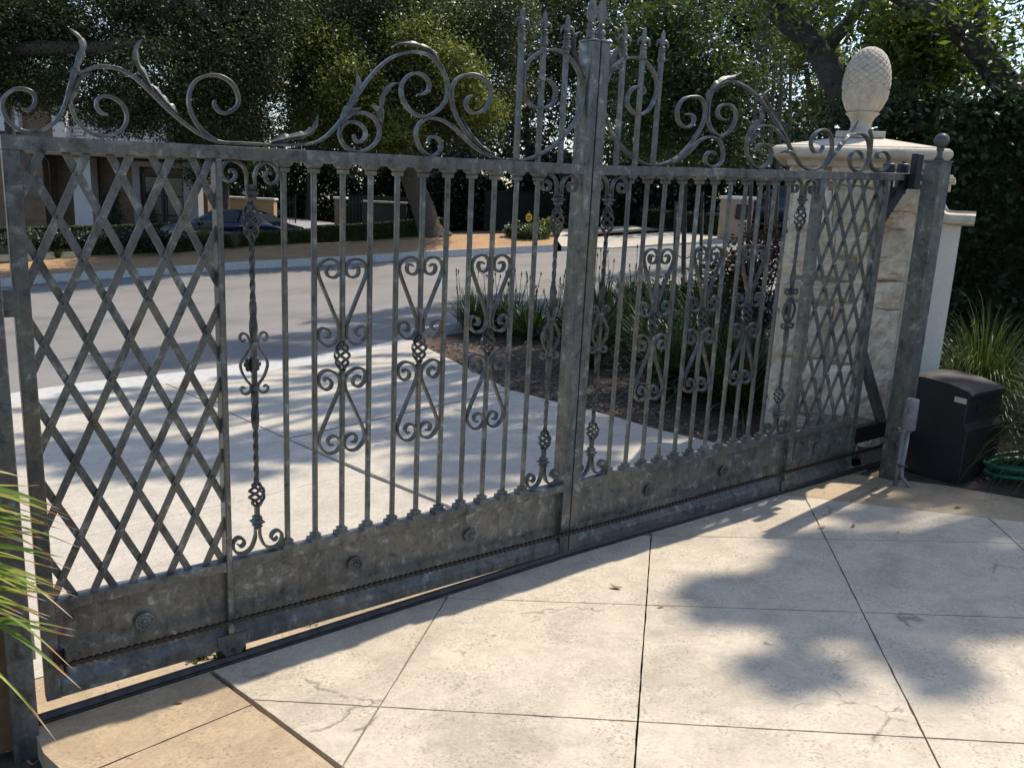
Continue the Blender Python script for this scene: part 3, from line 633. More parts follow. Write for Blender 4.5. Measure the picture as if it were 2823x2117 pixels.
# strip under the gate and the track
for k, s0, s1, m in (('L', -.06, UK, SLABT), ('R', 0, 2.45, SLABT)):
    P = [off(k, s0, TRK), off(k, s1, TRK), off(k, s1, -.34), off(k, s0, -.34)]
    if k == 'L': slab(P, m, drv, 'track_slab', -.002)
    else:
        for Q in split([P], off(k, 1.2, 0), off(k, 1.2, 1), .005): slab(Q, m, drv, 'track_slab', -.003)
mb = MB(); mb2 = MB()
def trackbar(d0, d1, h0, h1, chamfer=0):
    ps = [('L', -.045), ('L', .8), ('L', 1.6), ('L', UK), ('R', .8), ('R', 1.6), ('R', 2.62)]
    prof = [(d0, h0), (d1, h0), (d1-chamfer, h1), (d0+chamfer, h1)]; vs = []
    for k, s in ps:
        for d, h in prof: x, y = off(k, s, d); vs.append((x, y, T(x, y)+h))
    n_ = len(ps); mb.add(vs, [(i*4+j, i*4+(j+1) % 4, (i+1)*4+(j+1) % 4, (i+1)*4+j) for i in range(n_-1) for j in range(4)]+[(3,2,1,0), ((n_-1)*4, (n_-1)*4+1, (n_-1)*4+2, (n_-1)*4+3)])
trackbar(-.024, .030, -.03, .007); trackbar(-.016, .020, .0068, .026, .010)
trk = mb.build('gate_track', RUSTY); bevel(trk, .002); trk['kind'] = 'structure'
# apron beyond the gate
asp = [tuple(tg(*q))[:2] for q in ((32, 1082), (221, 1053), (580, 1015), (709, 993), (797, 987), (860, 979), (1014, 952), (1070, 943), (1130, 931))]
gut = [tuple(tg(*q))[:2] for q in ((1010, 970), (863, 1004), (800, 1010), (640, 1045), (400, 1060), (221, 1082), (32, 1110))]
bed = [tuple(tg(*q))[:2] for q in ((1979, 1222), (1800, 1180), (1700, 1150), (1550, 1112), (1400, 1073), (1240, 990), (1138, 940))]
gutL = (gut[-1][0]-2.6, gut[-1][1]-1.2)
AP = [off('L', -.9, -.345), off('L', UK, -.345), off('R', 1.6, -.345)]+bed+gut+[gutL, (-5.5, 3.0)]
apr = sheet('driveway_apron', AP, -.075, SOIL, .8)
j1a, j1b = tuple(tg(716, 1175))[:2], tuple(tg(1235, 1398))[:2]; j2a, j2b = tuple(tg(798, 1208))[:2], tuple(tg(1400, 1078))[:2]
ps = split([AP], j1a, j1b, .017); n, c = line(j1a, j1b)
for Q in ps:
    cx_ = sum(q[0] for q in Q)/len(Q); cy_ = sum(q[1] for q in Q)/len(Q)
    if n[0]*cx_+n[1]*cy_ < c:                       # towards the camera's left
        dj = (j2b[0]-j2a[0], j2b[1]-j2a[1]); S = [Q]
        for px, py in ((395, 1167), (380, 1300), (700, 1372)): p = tuple(tg(px, py))[:2]; S = split(S, p, (p[0]+dj[0], p[1]+dj[1]), .0035)
    else: S = split([Q], j2a, j2b, .032)
    for A in S: slab(A, APR, apr, 'slab', .0, .1)
# gutter, road, kerbs
mid = [((a[0]), a[1]) for a in asp]
GU = [(p[0], p[1]) for p in gut]+[gutL]
GP_ = GU[::-1]+[asp[-1]]+[(x, y) for x, y in asp[::-1][1:]]+[(asp[0][0]-3.2, asp[0][1]-1.1)]
GP_ = [gutL]+gut[::-1]+[bed[-1], asp[-1]]+asp[::-1][1:]+[(asp[0][0]-3.4, asp[0][1]-1.5)]
slab(GP_, KERB, None, 'gutter', -.006, .1)['kind'] = 'structure'
kb_px = [(10, 790), (142, 778), (380, 762), (617, 745), (858, 732), (1032, 722), (1175, 712), (1400, 700), (1527, 693)]
kb = [tuple(tg(*q))[:2] for q in kb_px]
dk = ((kb[-1][0]-kb[0][0]), (kb[-1][1]-kb[0][1])); L_ = math.hypot(*dk); dk = (dk[0]/L_, dk[1]/L_); nk = (-dk[1], dk[0])
kL = (kb[0][0]-dk[0]*25, kb[0][1]-dk[1]*25); kR = (kb[-1][0]+dk[0]*40, kb[-1][1]+dk[1]*40)
nrR = [tuple(tg(*q))[:2] for q in ((1168, 925), (1282, 908))]; nrx = (nrR[1][0]+dk[0]*30, nrR[1][1]+dk[1]*30)
RD = [(asp[0][0]-3.4, asp[0][1]-1.5)]+asp+nrR+[nrx, kR]+kb[::-1]+[kL, (kL[0]+4, kL[1]-14)]
sheet('road', RD, -.012, ASPH, 2.0)
def kerbrun(pts, h, wd, side, parent_name, m, L=2.4):
    par = None; mbs = []
    for a, b in zip(pts, pts[1:]):
        d = (b[0]-a[0], b[1]-a[1]); Ln = math.hypot(*d); d = (d[0]/Ln, d[1]/Ln); n = (-d[1]*side, d[0]*side); k = max(1, round(Ln/L))
        for i in range(k):
            t0, t1 = Ln*i/k+.006, Ln*(i+1)/k-.006; pr = [(0, -.1), (0, .02), (.035, h), (wd, h), (wd, -.1)]; vs = []
            for t in (t0, t1):
                for w_, z in pr: x, y = a[0]+d[0]*t+n[0]*w_, a[1]+d[1]*t+n[1]*w_; vs.append((x, y, T(x, y)+z))
            mb = MB(); mb.add(vs, [(0,1,2,3,4), (9,8,7,6,5)]+[(j, 5+j, 5+(j+1) % 5, (j+1) % 5) for j in range(5)]); mbs.append(mb)
    root = bpy.data.objects.new(parent_name, None); COL.objects.link(root); root['kind'] = 'structure'
    for mb in mbs: mb.build('kerb_stone', m, root)
    return root
dv0 = tuple(tg(1640, 684))[:2]
kerbrun([kL]+kb, .19, .16, 1, 'far_kerb', KERB)
kerbrun([asp[-1]]+nrR+[(nrR[1][0]+dk[0]*9, nrR[1][1]+dk[1]*9)], .13, .15, -1, 'near_kerb', KERB)
# planting bed beyond the gate, soil bed on the left, soil on the right
BD = [off('R', 1.55, -.36)]+bed+[nrR[0], nrR[1], (nrR[1][0]+dk[0]*9, nrR[1][1]+dk[1]*9), (9, 9), (6, 6.5), (3.2, 6.5), off('R', 2.5, -.36)]
sheet('planting_bed', BD, -.012, MULCH, .7)
sheet('soil_bed', [(-1.64, 2.56), (-1.56, 2.44), (-1.48, 2.35), (-1.36, 2.24), (-1.07, 2.06), (-.6, 1.8), (-2.2, 1.2), (-3.5, 2.2), (-2.6, 3.2)], -.09, SOIL, .3)
sheet('side_bed', [kr[0], kr[1], kr[2], kr[3], kr[4], (9, 4), (9, 10), (2.9, 7), (2.45, 5.6)], -.015, MULCH, .5)

# loose bark chips on the bed (nobody could count them)
def inside(P, x, y):
    r = False; j = len(P)-1
    for i in range(len(P)):
        if (P[i][1] > y) != (P[j][1] > y) and x < (P[j][0]-P[i][0])*(y-P[i][1])/(P[j][1]-P[i][1])+P[i][0]: r = not r
        j = i
    return r
mb = MB(); cnt = 0
while cnt < 5200:
    x, y = random.uniform(-1.6, 3.2), random.uniform(5.2, 11)
    if not inside(BD, x, y): continue
    a = random.uniform(0, 6.3); l, b_ = random.uniform(.012, .035), random.uniform(.005, .012); z = T(x, y)-.01+random.uniform(0, .02); tl = random.uniform(-.3, .3)
    ca, sa = math.cos(a), math.sin(a)
    mb.add([(x+ca*l-sa*b_, y+sa*l+ca*b_, z+l*tl+.006), (x-ca*l-sa*b_, y-sa*l+ca*b_, z-l*tl), (x-ca*l+sa*b_, y-sa*l-ca*b_, z-l*tl), (x+ca*l+sa*b_, y+sa*l-ca*b_, z+l*tl+.004)], [(0,1,2,3)]); cnt += 1
mb.build('mulch_chips', CHIPM, None, False)['kind'] = 'stuff'

# ------------------------------------------------------------------ gate posts
def obox(mb, c, az, hx, hy, z0, z1, tx=0, ty=0):   # oriented box
    ux, uy = Vector((math.cos(az), math.sin(az), 0)), Vector((-math.sin(az), math.cos(az), 0)); c = Vector((c[0], c[1], 0)); vs = []
    for z, k in ((z0, 1), (z1, 0)):
        for sx, sy in ((-1,-1),(1,-1),(1,1),(-1,1)): p = c+ux*sx*(hx-(0 if k else tx))+uy*sy*(hy-(0 if k else ty)); p.z = z; vs.append(p)
    mb.hexa(vs)
pc = (2.437, 5.085); pz = T(*pc)
post = empty('gate_post', (pc[0], pc[1], pz), 'square grey steel post with a ball on top beside the black operator box', 'gate post')
mb = MB(); obox(mb, pc, AZ['R'], .053, .053, pz-.1, pz+1.945); bevel(mb.build('post_tube', MET, post), .003, 2)
mb = MB(); obox(mb, pc, AZ['R'], .057, .057, pz+1.944, pz+1.952); mb.lathe([(.03,pz+1.952),(.018,pz+1.975),(.013,pz+2.0),(.02,pz+2.008),(.022,pz+2.018),(.014,pz+2.026)], 16, pc)
b_ = mb.build('finial_base', MET, post)
mb = MB(); mb.lathe([(.012+.0*i, pz+2.02) if i == 0 else (.043*math.sin(math.pi*i/14), pz+2.063-.043*math.cos(math.pi*i/14)) for i in range(0, 14)]+[(.001, pz+2.106)], 20, pc); mb.build('ball_finial', METD, post)
q = GP('R', 2.53, 1.86, -.09); q2 = GP('R', 2.53, 1.86, .055)
for q_, nm in ((GP('R', 2.545, 0, -.075), 'guide_roller'), (GP('R', 2.395, 0, -.075), 'guide_roller')):
    z = T(q_.x, q_.y)+1.80; mb = MB(); mb.lathe([(.030,z),(.036,z+.01),(.036,z+.155),(.030,z+.165)], 14, (q_.x, q_.y)); mb.lathe([(.014,z+.165),(.014,z+.18)], 8, (q_.x, q_.y)); mb.build(nm, BLK, post)
mb = MB(); c_ = GP('R', 2.50, 0, .040); obox(mb, (c_.x, c_.y), AZ['R'], .034, .022, pz+1.79, pz+2.0); bevel(mb.build('guide_bracket', BLK, post), .004)
mb = MB(); c_ = GP('R', 2.47, 0, -.075); obox(mb, (c_.x, c_.y), AZ['R'], .12, .012, pz+1.76, pz+1.80); mb.build('guide_bracket', BLK, post)
lp = tuple(tg(76, 2030))[:2]; lz = T(*lp)
lpost = empty('gate_post', (lp[0], lp[1], lz), 'square grey steel latch post at the closing end of the gate, behind the green blades', 'gate post')
mb = MB(); obox(mb, (lp[0]-.02, lp[1]+.02), AZ['L'], .038, .045, lz-.12, lz+1.88); bevel(mb.build('post_tube', MET, lpost), .003, 2)
mb = MB(); c_ = GP('L', -.045, 0, .02); zc = GP('L', 0, 1.385).z; obox(mb, (c_.x, c_.y), AZ['L'], .055, .028, zc-.042, zc+.042); bevel(mb.build('latch_catch', MET, lpost), .004, 2)
mb = MB(); c_ = GP('L', -.055, 0, .035); zc = GP('L', 0, .235).z; obox(mb, (c_.x, c_.y), AZ['L'], .03, .004, zc-.05, zc+.05); mb.build('strike_plate', simple('zinc_plate', (.42,.41,.42), .4, .6), lpost)

# ------------------------------------------------------------------ stone pillar, cap, pinecone
PA = math.atan2(5.80-6.14, 2.88-1.94)               # direction of its front face
pl = (1.93, 6.12); ux = Vector((math.cos(PA), math.sin(PA), 0)); uy = Vector((-math.sin(PA), math.cos(PA), 0)); PW, PD = .81, .81
def PP(a, b, z): p = Vector((pl[0], pl[1], 0))+ux*a+uy*b; return Vector((p.x, p.y, z))
pz0 = T(pl[0]+.4, pl[1])-.1; ztop = 1.955
pc_ = PP(PW/2, PD/2, 0)
pil = empty('stone_pillar', (pc_.x, pc_.y, pz0), 'tall pillar of rough beige limestone blocks with a wide pale cap behind the gate', 'pillar')
mb = MB(); e_ = .010; mb.hexa([PP(e_,e_,pz0), PP(PW-e_,e_,pz0), PP(PW-e_,PD-e_,pz0), PP(e_,PD-e_,pz0), PP(e_,e_,ztop), PP(PW-e_,e_,ztop), PP(PW-e_,PD-e_,ztop), PP(e_,PD-e_,ztop)]); mb.build('mortar_core', MORT, pil)
def stone_face(o, ua, un, width, z0, z1, seed):     # irregular blocks fitted on one face of the pillar
    rs = random.Random(seed); z = z0; Z = Vector((0, 0, 1))
    while z < z1-.03:
        h = rs.choice((.2, .28, .34, .42)); h = min(h, z1-z)
        if z1-z-h < .08: h = z1-z
        x = 0.
        while x < width-.02:
            wd = rs.uniform(.2, .5)
            if width-x-wd < .13: wd = width-x
            sub = [(x, z, wd, h)]
            if h > .22 and wd > .2 and rs.random() < .4: k = rs.uniform(.4, .6); sub = [(x, z, wd, h*k), (x, z+h*k, wd, h*(1-k))]
            for sx, sz, sw, sh_ in sub:
                g = rs.uniform(.004, .008); N = 8; pro = rs.uniform(.0, .014); vs = []; fs = []
                co = [rs.uniform(-.035, .035) for _ in range(8)]
                ph = [rs.uniform(0, 6) for _ in range(6)]
                for j in range(N+1):
                    for i in range(N+1):
                        u, v = i/N, j/N; e = min(u, 1-u, v, 1-v)*N
                        jx = (co[0]*(1-u)+co[1]*u)*(1-v)+(co[2]*(1-u)+co[3]*u)*v; jz = (co[4]*(1-u)+co[5]*u)*(1-v)+(co[6]*(1-u)+co[7]*u)*v
                        if e < .01: jx += .004*math.sin(9*v+ph[0]); jz += .005*math.sin(9*u+ph[1])
                        d = pro+(.0 if e < .01 else (.014+.010*math.sin(5*u+ph[2])*math.sin(4*v+ph[3])+rs.uniform(-.010, .010)))
                        a = max(0, min(width, sx+g+(sw-2*g)*u+(jx if .01 < sx+sw*u < width-.01 else 0))); vs.append(o+ua*a+un*(d)+Z*(max(z0, min(z1, sz+g+(sh_-2*g)*v+jz))))
                for j in range(N):
                    for i in range(N): fs.append((j*(N+1)+i, j*(N+1)+i+1, (j+1)*(N+1)+i+1, (j+1)*(N+1)+i))
                k0 = len(vs); ring = [i for i in range(N+1)]+[(N+1)*j+N for j in range(1, N+1)]+[(N+1)*N+i for i in range(N-1, -1, -1)]+[(N+1)*j for j in range(N-1, 0, -1)]
                for r_ in ring: vs.append(vs[r_]-un*(.05+pro))
                for i in range(len(ring)): m = (i+1) % len(ring); fs.append((ring[m], ring[i], k0+i, k0+m))
                mb = MB(); mb.add(vs, fs, False); mb.build('stone_block', STONE, pil)
            x += wd
        z += h
stone_face(PP(-.0, .0, 0), ux, -uy, PW, pz0, ztop-.02, 3)
stone_face(PP(0, PD, 0), -uy, -ux, PD, pz0, ztop-.02, 5)
stone_face(PP(PW, 0, 0), uy, ux, PD, pz0, ztop-.02, 8)
# cap: fillet, half-round nosing, hipped top
mb = MB()
def ringbox(prof):                                  # profile of (overhang, z) swept round the square
    vs = []; fs = []; n_ = len(prof)
    for e, z in prof: vs += [PP(-e, -e, z), PP(PW+e, -e, z), PP(PW+e, PD+e, z), PP(-e, PD+e, z)]
    for j in range(n_-1):
        for k in range(4): m = (k+1) % 4; fs.append((j*4+k, j*4+m, (j+1)*4+m, (j+1)*4+k))
    fs.append((3,2,1,0)); fs.append(tuple((n_-1)*4+k for k in range(4))); mb.add(vs, fs)
nose = [(.12+.045*math.cos(t), 2.017+.042*math.sin(t)) for t in np.linspace(-math.pi/2, math.pi/2, 9)]
ringbox([(.0, ztop-.03), (.05, ztop-.025), (.06, ztop+.01), (.07, ztop+.017)]+nose+[(.085, 2.060), (.08, 2.069), (-.27, 2.150), (-.27, 2.150)])
bevel(mb.build('pillar_cap', CAST, pil), .003)
fc = PP(PW/2, PD/2, 0); fz = 2.148
pin = empty('pinecone_finial', (fc.x, fc.y, fz), 'carved stone pinecone standing on the cap of the stone pillar', 'finial')
mb = MB(); obox(mb, (fc.x, fc.y), PA, .165, .165, fz, fz+.045); bevel(mb.build('plinth', CAST, pin), .004)
fz2 = fz+.045
mb = MB(); mb.lathe([(.10,fz2),(.098,fz2+.01),(.078,fz2+.018),(.07,fz2+.04),(.074,fz2+.075),(.09,fz2+.108),(.112,fz2+.128),(.118,fz2+.135),(.108,fz2+.141)], 28, (fc.x, fc.y)); mb.build('pedestal', CAST, pin)
ez0 = fz2+.138; EH = .45
def egg(t):                                         # radius of the cone at height t in 0..1
    return .158*max(0., 1-(max(0, t-.40)/.605)**2.3)**.5*(1 if t > .40 else 1-.36*((.40-t)/.40)**2.2)
mb = MB(); mb.lathe([(max(.002, egg(t)), ez0+EH*t) for t in np.linspace(0, 1, 26)], 30, (fc.x, fc.y)); mb.build('cone_body', CAST, pin)
pm = {}
rows = 15; nper = 15
for r_ in range(rows):
    t = .30+.69*(r_/rows)**.93 if r_ else .02
    t1 = .36 if r_ == 0 else t+.085
    r0, r1 = egg(t), egg(min(.999, t1)); tw_ = math.pi/nper*1.02; mb = MB(); vs = []
    pts = [(-.98, .0), (0, -.02), (.98, .0), (.9, .6), (0, 1.), (-.9, .6)] if r_ == 0 else [(-.98, .42), (0, .0), (.98, .42), (.6, .75), (0, 1.), (-.6, .75)]
    ctr = (0, .5)
    def sp(u, v, e):
        tt = t+(t1-t)*v; rr = egg(min(.998, tt))+e*.8; an = u*tw_; return (rr*math.sin(an), -rr*math.cos(an), EH*min(1., tt))
    vs = [sp(u, v, .001) for u, v in pts]+[sp(u*.72, .5+(v-.5)*.74, .007) for u, v in pts]+[sp(0, .58, .0095)]
    mb.add(vs, [(i, (i+1) % 6, 6+(i+1) % 6, 6+i) for i in range(6)]+[(6+i, 6+(i+1) % 6, 12) for i in range(6)])
    me = mb.mesh('scale')
    for k in range(nper):
        a = 2*math.pi*(k+.5*(r_ % 2))/nper; link('scale', me, CAST, pin, (0, 0, ez0-fz), a)

# ------------------------------------------------------------------ stucco wing wall with a scrolled coping
wa = PP(PW+.01, .12, 0); wd = (ux*.9+uy*-.12).normalized(); wn = Vector((wd.y, -wd.x, 0)); WL, WT = .30, .30
def WP(a, b, z): p = wa+wd*a-wn*b; return Vector((p.x, p.y, z))
wall = empty('wing_wall', (wa.x, wa.y, pz0), 'low cream stucco wall with a curled stone coping beside the pillar', 'wall')
cop = [(-.02, 1.86), (.03, 1.80), (.06, 1.735), (.09, 1.67), (.125, 1.615), (.17, 1.582), (.23, 1.572), (WL+.075, 1.571)]
cp = spline(cop, 4)
mb = MB(); n_ = len(cp); vs = []
for b_2 in (0, WT): vs += [WP(min(WL, x), b_2, z) for x, z in cp]+[WP(WL, b_2, pz0-.1), WP(-.02, b_2, pz0-.1)]
q_ = n_+2; mb.add(vs, [tuple(range(q_)), tuple(range(2*q_-1, q_-1, -1))]+[(i, q_+i, q_+(i+1) % q_, (i+1) % q_) for i in range(q_)]); mb.build('wall_body', STUCCO, wall)
mb = MB(); vs = []; pr = [(-.05+.0, 0), (-.085, .012), (-.095, .04), (-.085, .068), (-.05, .08), (-.03, .083), (-.03, .098), (WT+.03, .098), (WT+.03, .083), (WT+.05, .08), (WT+.095, .04), (WT+.05, 0)]
for i, (x, z) in enumerate(cp):
    a, b_2 = cp[max(0, i-1)], cp[min(n_-1, i+1)]; tx, tz = b_2[0]-a[0], b_2[1]-a[1]; L = math.hypot(tx, tz); nx_, nz_ = -tz/L, tx/L
    for b3, h in pr: vs.append(WP(x+nx_*h, b3, z+nz_*h))
m_ = len(pr); mb.add(vs, [(i*m_+j, i*m_+(j+1) % m_, (i+1)*m_+(j+1) % m_, (i+1)*m_+j) for i in range(n_-1) for j in range(m_)]+[tuple(range(m_)), tuple((n_-1)*m_+j for j in range(m_-1, -1, -1))]); mb.build('coping', CAST, wall)
mb = MB(); mb.box(-.02, .11, -.06, WT+.06, 0, .05); mb.box(-.02, .135, -.09, WT+.09, .05, .085); mb.box(-.02, .12, -.07, WT+.07, .085, .10)
me = mb.mesh('coping_return'); o = link('coping_return', me, CAST, wall, WP(.085, 0, 1.80)-Vector((wa.x, wa.y, pz0)), math.atan2(wd.y, wd.x)); bevel(o, .012, 3)

# ------------------------------------------------------------------ gate operator, sensor, hose
bc = Vector((2.775, 4.915, 0)); bx, by = Vector((math.cos(AZ['R']+.05), math.sin(AZ['R']+.05), 0)), Vector((-math.sin(AZ['R']-.12), math.cos(AZ['R']-.12), 0)); bz = T(bc.x, bc.y)-.03
def BP(a, b, z): p = bc+bx*a+by*b; return Vector((p.x, p.y, bz+z))
opx = empty('gate_operator', (bc.x, bc.y, bz), 'black plastic gate operator cabinet with a rounded hood and a blank pale sticker', 'gate operator')
OPM = simple('black_plastic', (.009,.0105,.0125), .55, 0, 45, .25, .25, .003)
prof = [(.0,0), (.0,.36), (.028,.405), (.028,.548), (.006,.566), (.004,.592), (.03,.612), (.16,.634), (.34,.640), (.45,.626), (.455,.59), (.45,.0)]
mb = MB(); vs = []; m_ = len(prof)
for a_, k, dz in ((0, 1, -.012), (.05, 1, 0), (.40, 1, 0), (.46, 1, -.016)):
    for b_2, z in prof: vs.append(BP(a_, b_2, z+(dz if z > .58 else 0)))
n_ = 4; mb.add(vs, [(i*m_+j, i*m_+(j+1) % m_, (i+1)*m_+(j+1) % m_, (i+1)*m_+j) for i in range(n_-1) for j in range(m_)]+[tuple(range(m_)), tuple((n_-1)*m_+j for j in range(m_-1, -1, -1))])
bevel(mb.build('cabinet', OPM, opx), .008, 3)
mb = MB(); mb.hexa([BP(.006, .035, .522), BP(-.0015, .035, .522), BP(-.0015, .115, .522), BP(.006, .115, .522), BP(.006, .035, .556), BP(-.0015, .035, .556), BP(-.0015, .115, .556), BP(.006, .115, .556)])
mb.build('sticker', simple('sticker', (.50,.42,.31), .6, 0, 20, .05, 0), opx)
mb = MB(); mb.hexa([BP(.13, .024, .45), BP(.24, .024, .45), BP(.24, .05, .45), BP(.13, .05, .45), BP(.13, .024, .52), BP(.24, .024, .52), BP(.24, .05, .52), BP(.13, .05, .52)]); mb.build('lock_recess', BLK, opx)
GREY = simple('grey_plastic', (.17,.165,.165), .6, 0, 40, .25, .15)
sc_ = W(2505, 1180, 4.90); sx, sy = sc_.x, sc_.y; sz = T(sx, sy)
sen = empty('photocell_sensor', (sx, sy, sz), 'grey cylindrical photocell on a conduit, in front of the black cabinet', 'sensor')
zb = W(2500, 1184, 4.9).z
mb = MB(); mb.lathe([(.036,zb),(.038,zb+.004),(.038,zb+.188),(.034,zb+.191),(.0,zb+.192)], 20, (sx, sy)); bevel(mb.build('hood', GREY, sen), .002)
mb = MB(); ad = Vector((-.8, -.62, 0)).normalized(); az_ = ad.cross(Vector((0,0,1)))
mb.lathe([(.020,.02),(.020,.05),(.016,.052),(.015,.045),(.0,.045)], 14, (0,0), True, lambda x, y, z: Vector((sx, sy, zb+.125))+az_*x+Vector((0,0,y))+ad*z); mb.build('lens', GREY, sen)
mb = MB(); mb.tube([(sx, sy, zb+.01), (sx-.005, sy, sz+.12), (sx, sy-.01, sz+.06), (sx+.05, sy-.03, sz+.005), (sx+.16, sy-.02, sz-.005), (sx+.3, sy+.03, sz-.01)], .013, 10); mb.tube([(sx-.02, sy+.012, zb+.01), (sx-.022, sy+.012, sz-.03)], .014, 10); mb.build('conduit', GREY, sen)
mb = MB(); mb.box(sx-.06, sx+.02, sy-.006, sy+.03, zb-.02, zb+.003); mb.build('bracket', MET, sen)
mb = MB(); mb.tube([(sx+.03*math.cos(t), sy+.03*math.sin(t), sz+.135+.006*math.sin(t*3)) for t in np.linspace(0, 6.6, 24)], .004, 6); mb.build('cable_tie', BLK, sen)
HOSE = simple('green_hose', (.012,.10,.062), .35, 0, 60, .15, .05)
mb = MB(); hc = tg(2860, 1310); pts = []
for i in range(230):
    t = i/32*math.pi*2; lay = i/230; r_ = .34-.035*math.sin(t*.31)-.11*abs(math.sin(lay*7)); z = T(hc.x, hc.y)+.012+.018*(lay*5)+.012*math.sin(t*.7)
    pts.append((hc.x+r_*1.05*math.cos(t)+.02*math.sin(t*.37), hc.y+r_*.62*math.sin(t)+.02*math.cos(t*.53), z+.0845*r_*math.cos(t)-.044*r_*.6*math.sin(t)))
mb.tube(pts, .0135, 8); tag(mb.build('garden_hose', HOSE), 'coiled green garden hose lying on the concrete beside the cabinet', 'hose')
# brown wall end left of the latch post
mb = MB(); c_ = (lp[0]-.24, lp[1]+.10); obox(mb, c_, AZ['L'], .15, .12, lz-.15, lz+1.0)
tag(mb.build('brown_wall_end', simple('brown_render', (.22,.115,.05), .85, 0, 12, .2, .3)), 'brown rendered wall end behind the latch post', 'wall')
# ------------------------------------------------------------------ foliage helpers
def leafcloud(name, C, size, m, parent=None, aspect=.5, up=.35, jitter=.35, droop=0., kind=None):
    n = len(C); C = np.asarray(C, float)
    nrm = rng.normal(size=(n, 3)); nrm[:, 2] = np.abs(nrm[:, 2])+up; nrm /= np.linalg.norm(nrm, axis=1)[:, None]
    t = rng.normal(size=(n, 3)); t[:, 2] -= droop; t -= nrm*(t*nrm).sum(1)[:, None]; t /= np.linalg.norm(t, axis=1)[:, None]+1e-9
    b = np.cross(nrm, t); L = size*(1+jitter*rng.uniform(-1, 1, n))[:, None]; Wd = L*aspect*.5
    o = np.array(origin(parent)); P0 = C-o
    V = np.empty((n, 4, 3)); V[:, 0] = P0-t*L*.5; V[:, 1] = P0+b*Wd-nrm*L*.08; V[:, 2] = P0+t*L*.5-nrm*L*.12*(1+droop); V[:, 3] = P0-b*Wd-nrm*L*.08
    me = bpy.data.meshes.new(name); me.vertices.add(n*4); me.vertices.foreach_set('co', V.ravel())
    F = (np.arange(n)[:, None]*4+np.array([0, 1, 2, 0, 2, 3])).ravel(); me.loops.add(n*6); me.loops.foreach_set('vertex_index', F)
    me.polygons.add(n*2); me.polygons.foreach_set('loop_start', np.arange(n*2)*3); me.update(calc_edges=True)
    o = link(name, me, m, parent)
    if kind: o['kind'] = kind
    return o
def blobs(B, n, clump=.35, per=60, shell=.55, flat=.8):
    B = np.array(B, float); wt = (B[:, 3]*B[:, 4]+B[:, 4]*B[:, 5]+B[:, 3]*B[:, 5]); wt /= wt.sum(); out = []
    for bl, k in zip(B, (wt*n).astype(int)):
        nc = max(1, k//per); d = rng.normal(size=(nc, 3)); d /= np.linalg.norm(d, axis=1)[:, None]; r = (shell+(1-shell)*rng.uniform(0, 1, nc))[:, None]
        c = bl[:3]+d*r*bl[3:]
        P = np.repeat(c, max(1, k//nc), axis=0); s = clump*(.6+.8*rng.uniform(0, 1, nc)); s = np.repeat(s, max(1, k//nc))[:, None]
        out.append(P+rng.normal(size=P.shape)*s*np.array([1, 1, flat]))
    return np.concatenate(out)
OAKL = leafmat('oak_leaves', [(.028,.038,.016), (.045,.062,.024), (.075,.10,.036)], .28, .5, .35)
YELL = leafmat('yellow_green_leaves', [(.07,.085,.02), (.125,.145,.034), (.22,.23,.055)], .45, .5)
MIDL = leafmat('mid_green_leaves', [(.026,.05,.016), (.05,.088,.028), (.10,.145,.045)], .42, .4)
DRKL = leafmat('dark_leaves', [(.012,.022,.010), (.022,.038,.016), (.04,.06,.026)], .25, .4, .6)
GRYL = leafmat('grey_green_leaves', [(.075,.095,.05), (.125,.145,.08), (.19,.20,.12)], .35, .5)
FLOL = leafmat('floss_leaves', [(.04,.075,.016), (.08,.125,.022), (.17,.19,.035)], .55, .4)
BOXL = leafmat('box_leaves', [(.03,.05,.012), (.055,.085,.02), (.10,.135,.035)], .3, .45)
IVYL = leafmat('ivy_leaves', [(.014,.032,.013), (.025,.052,.02), (.05,.085,.035)], .3, .45, .35)
REDL = leafmat('reddish_leaves', [(.06,.028,.02), (.10,.042,.026), (.04,.04,.02)], .35, .5)
GRSL = leafmat('grass_blades', [(.036,.068,.02), (.065,.105,.03), (.14,.165,.055)], .3, .42)
AGAL = leafmat('agapanthus_leaves', [(.018,.042,.012), (.03,.062,.018), (.058,.098,.03)], .3, .38)
STMM = simple('green_stem', (.05,.075,.03), .6, 0, 40, .3, 0)
PURP = leafmat('purple_petals', [(.09,.06,.17), (.16,.12,.28)], .3, .6)
PINK = leafmat('pink_petals', [(.35,.06,.14), (.5,.12,.22)], .3, .6)
WHTP = leafmat('white_petals', [(.5,.5,.45), (.7,.7,.65)], .3, .6)
def trunkmesh(paths, n=10):                        # paths: list of (points, radii)
    mb = MB()
    for P, r_ in paths:
        Q = spline([tuple(p)+(rr,) for p, rr in zip(P, r_)], 5); mb.tube([q[:3] for q in Q], [q[3]*(1+random.uniform(-.05, .05)) for q in Q], n)
    return mb
def tree(name, label, base, paths, B, n, size, m, bark=BARK, group=None, clump=.35, aspect=.5, per=60, cat='tree', shell=.55):
    t = empty(name, base, label, cat, group)
    for i, pr in enumerate(paths): trunkmesh([pr]).build('trunk' if i == 0 else 'branch', bark, t)
    leafcloud('crown', blobs(B, n, clump, per, shell), size, m, t, aspect); return t
def WB(px, py, Y, rx, ry, rz): p = W(px, py, Y); return (p.x, p.y, p.z, rx, ry, rz)

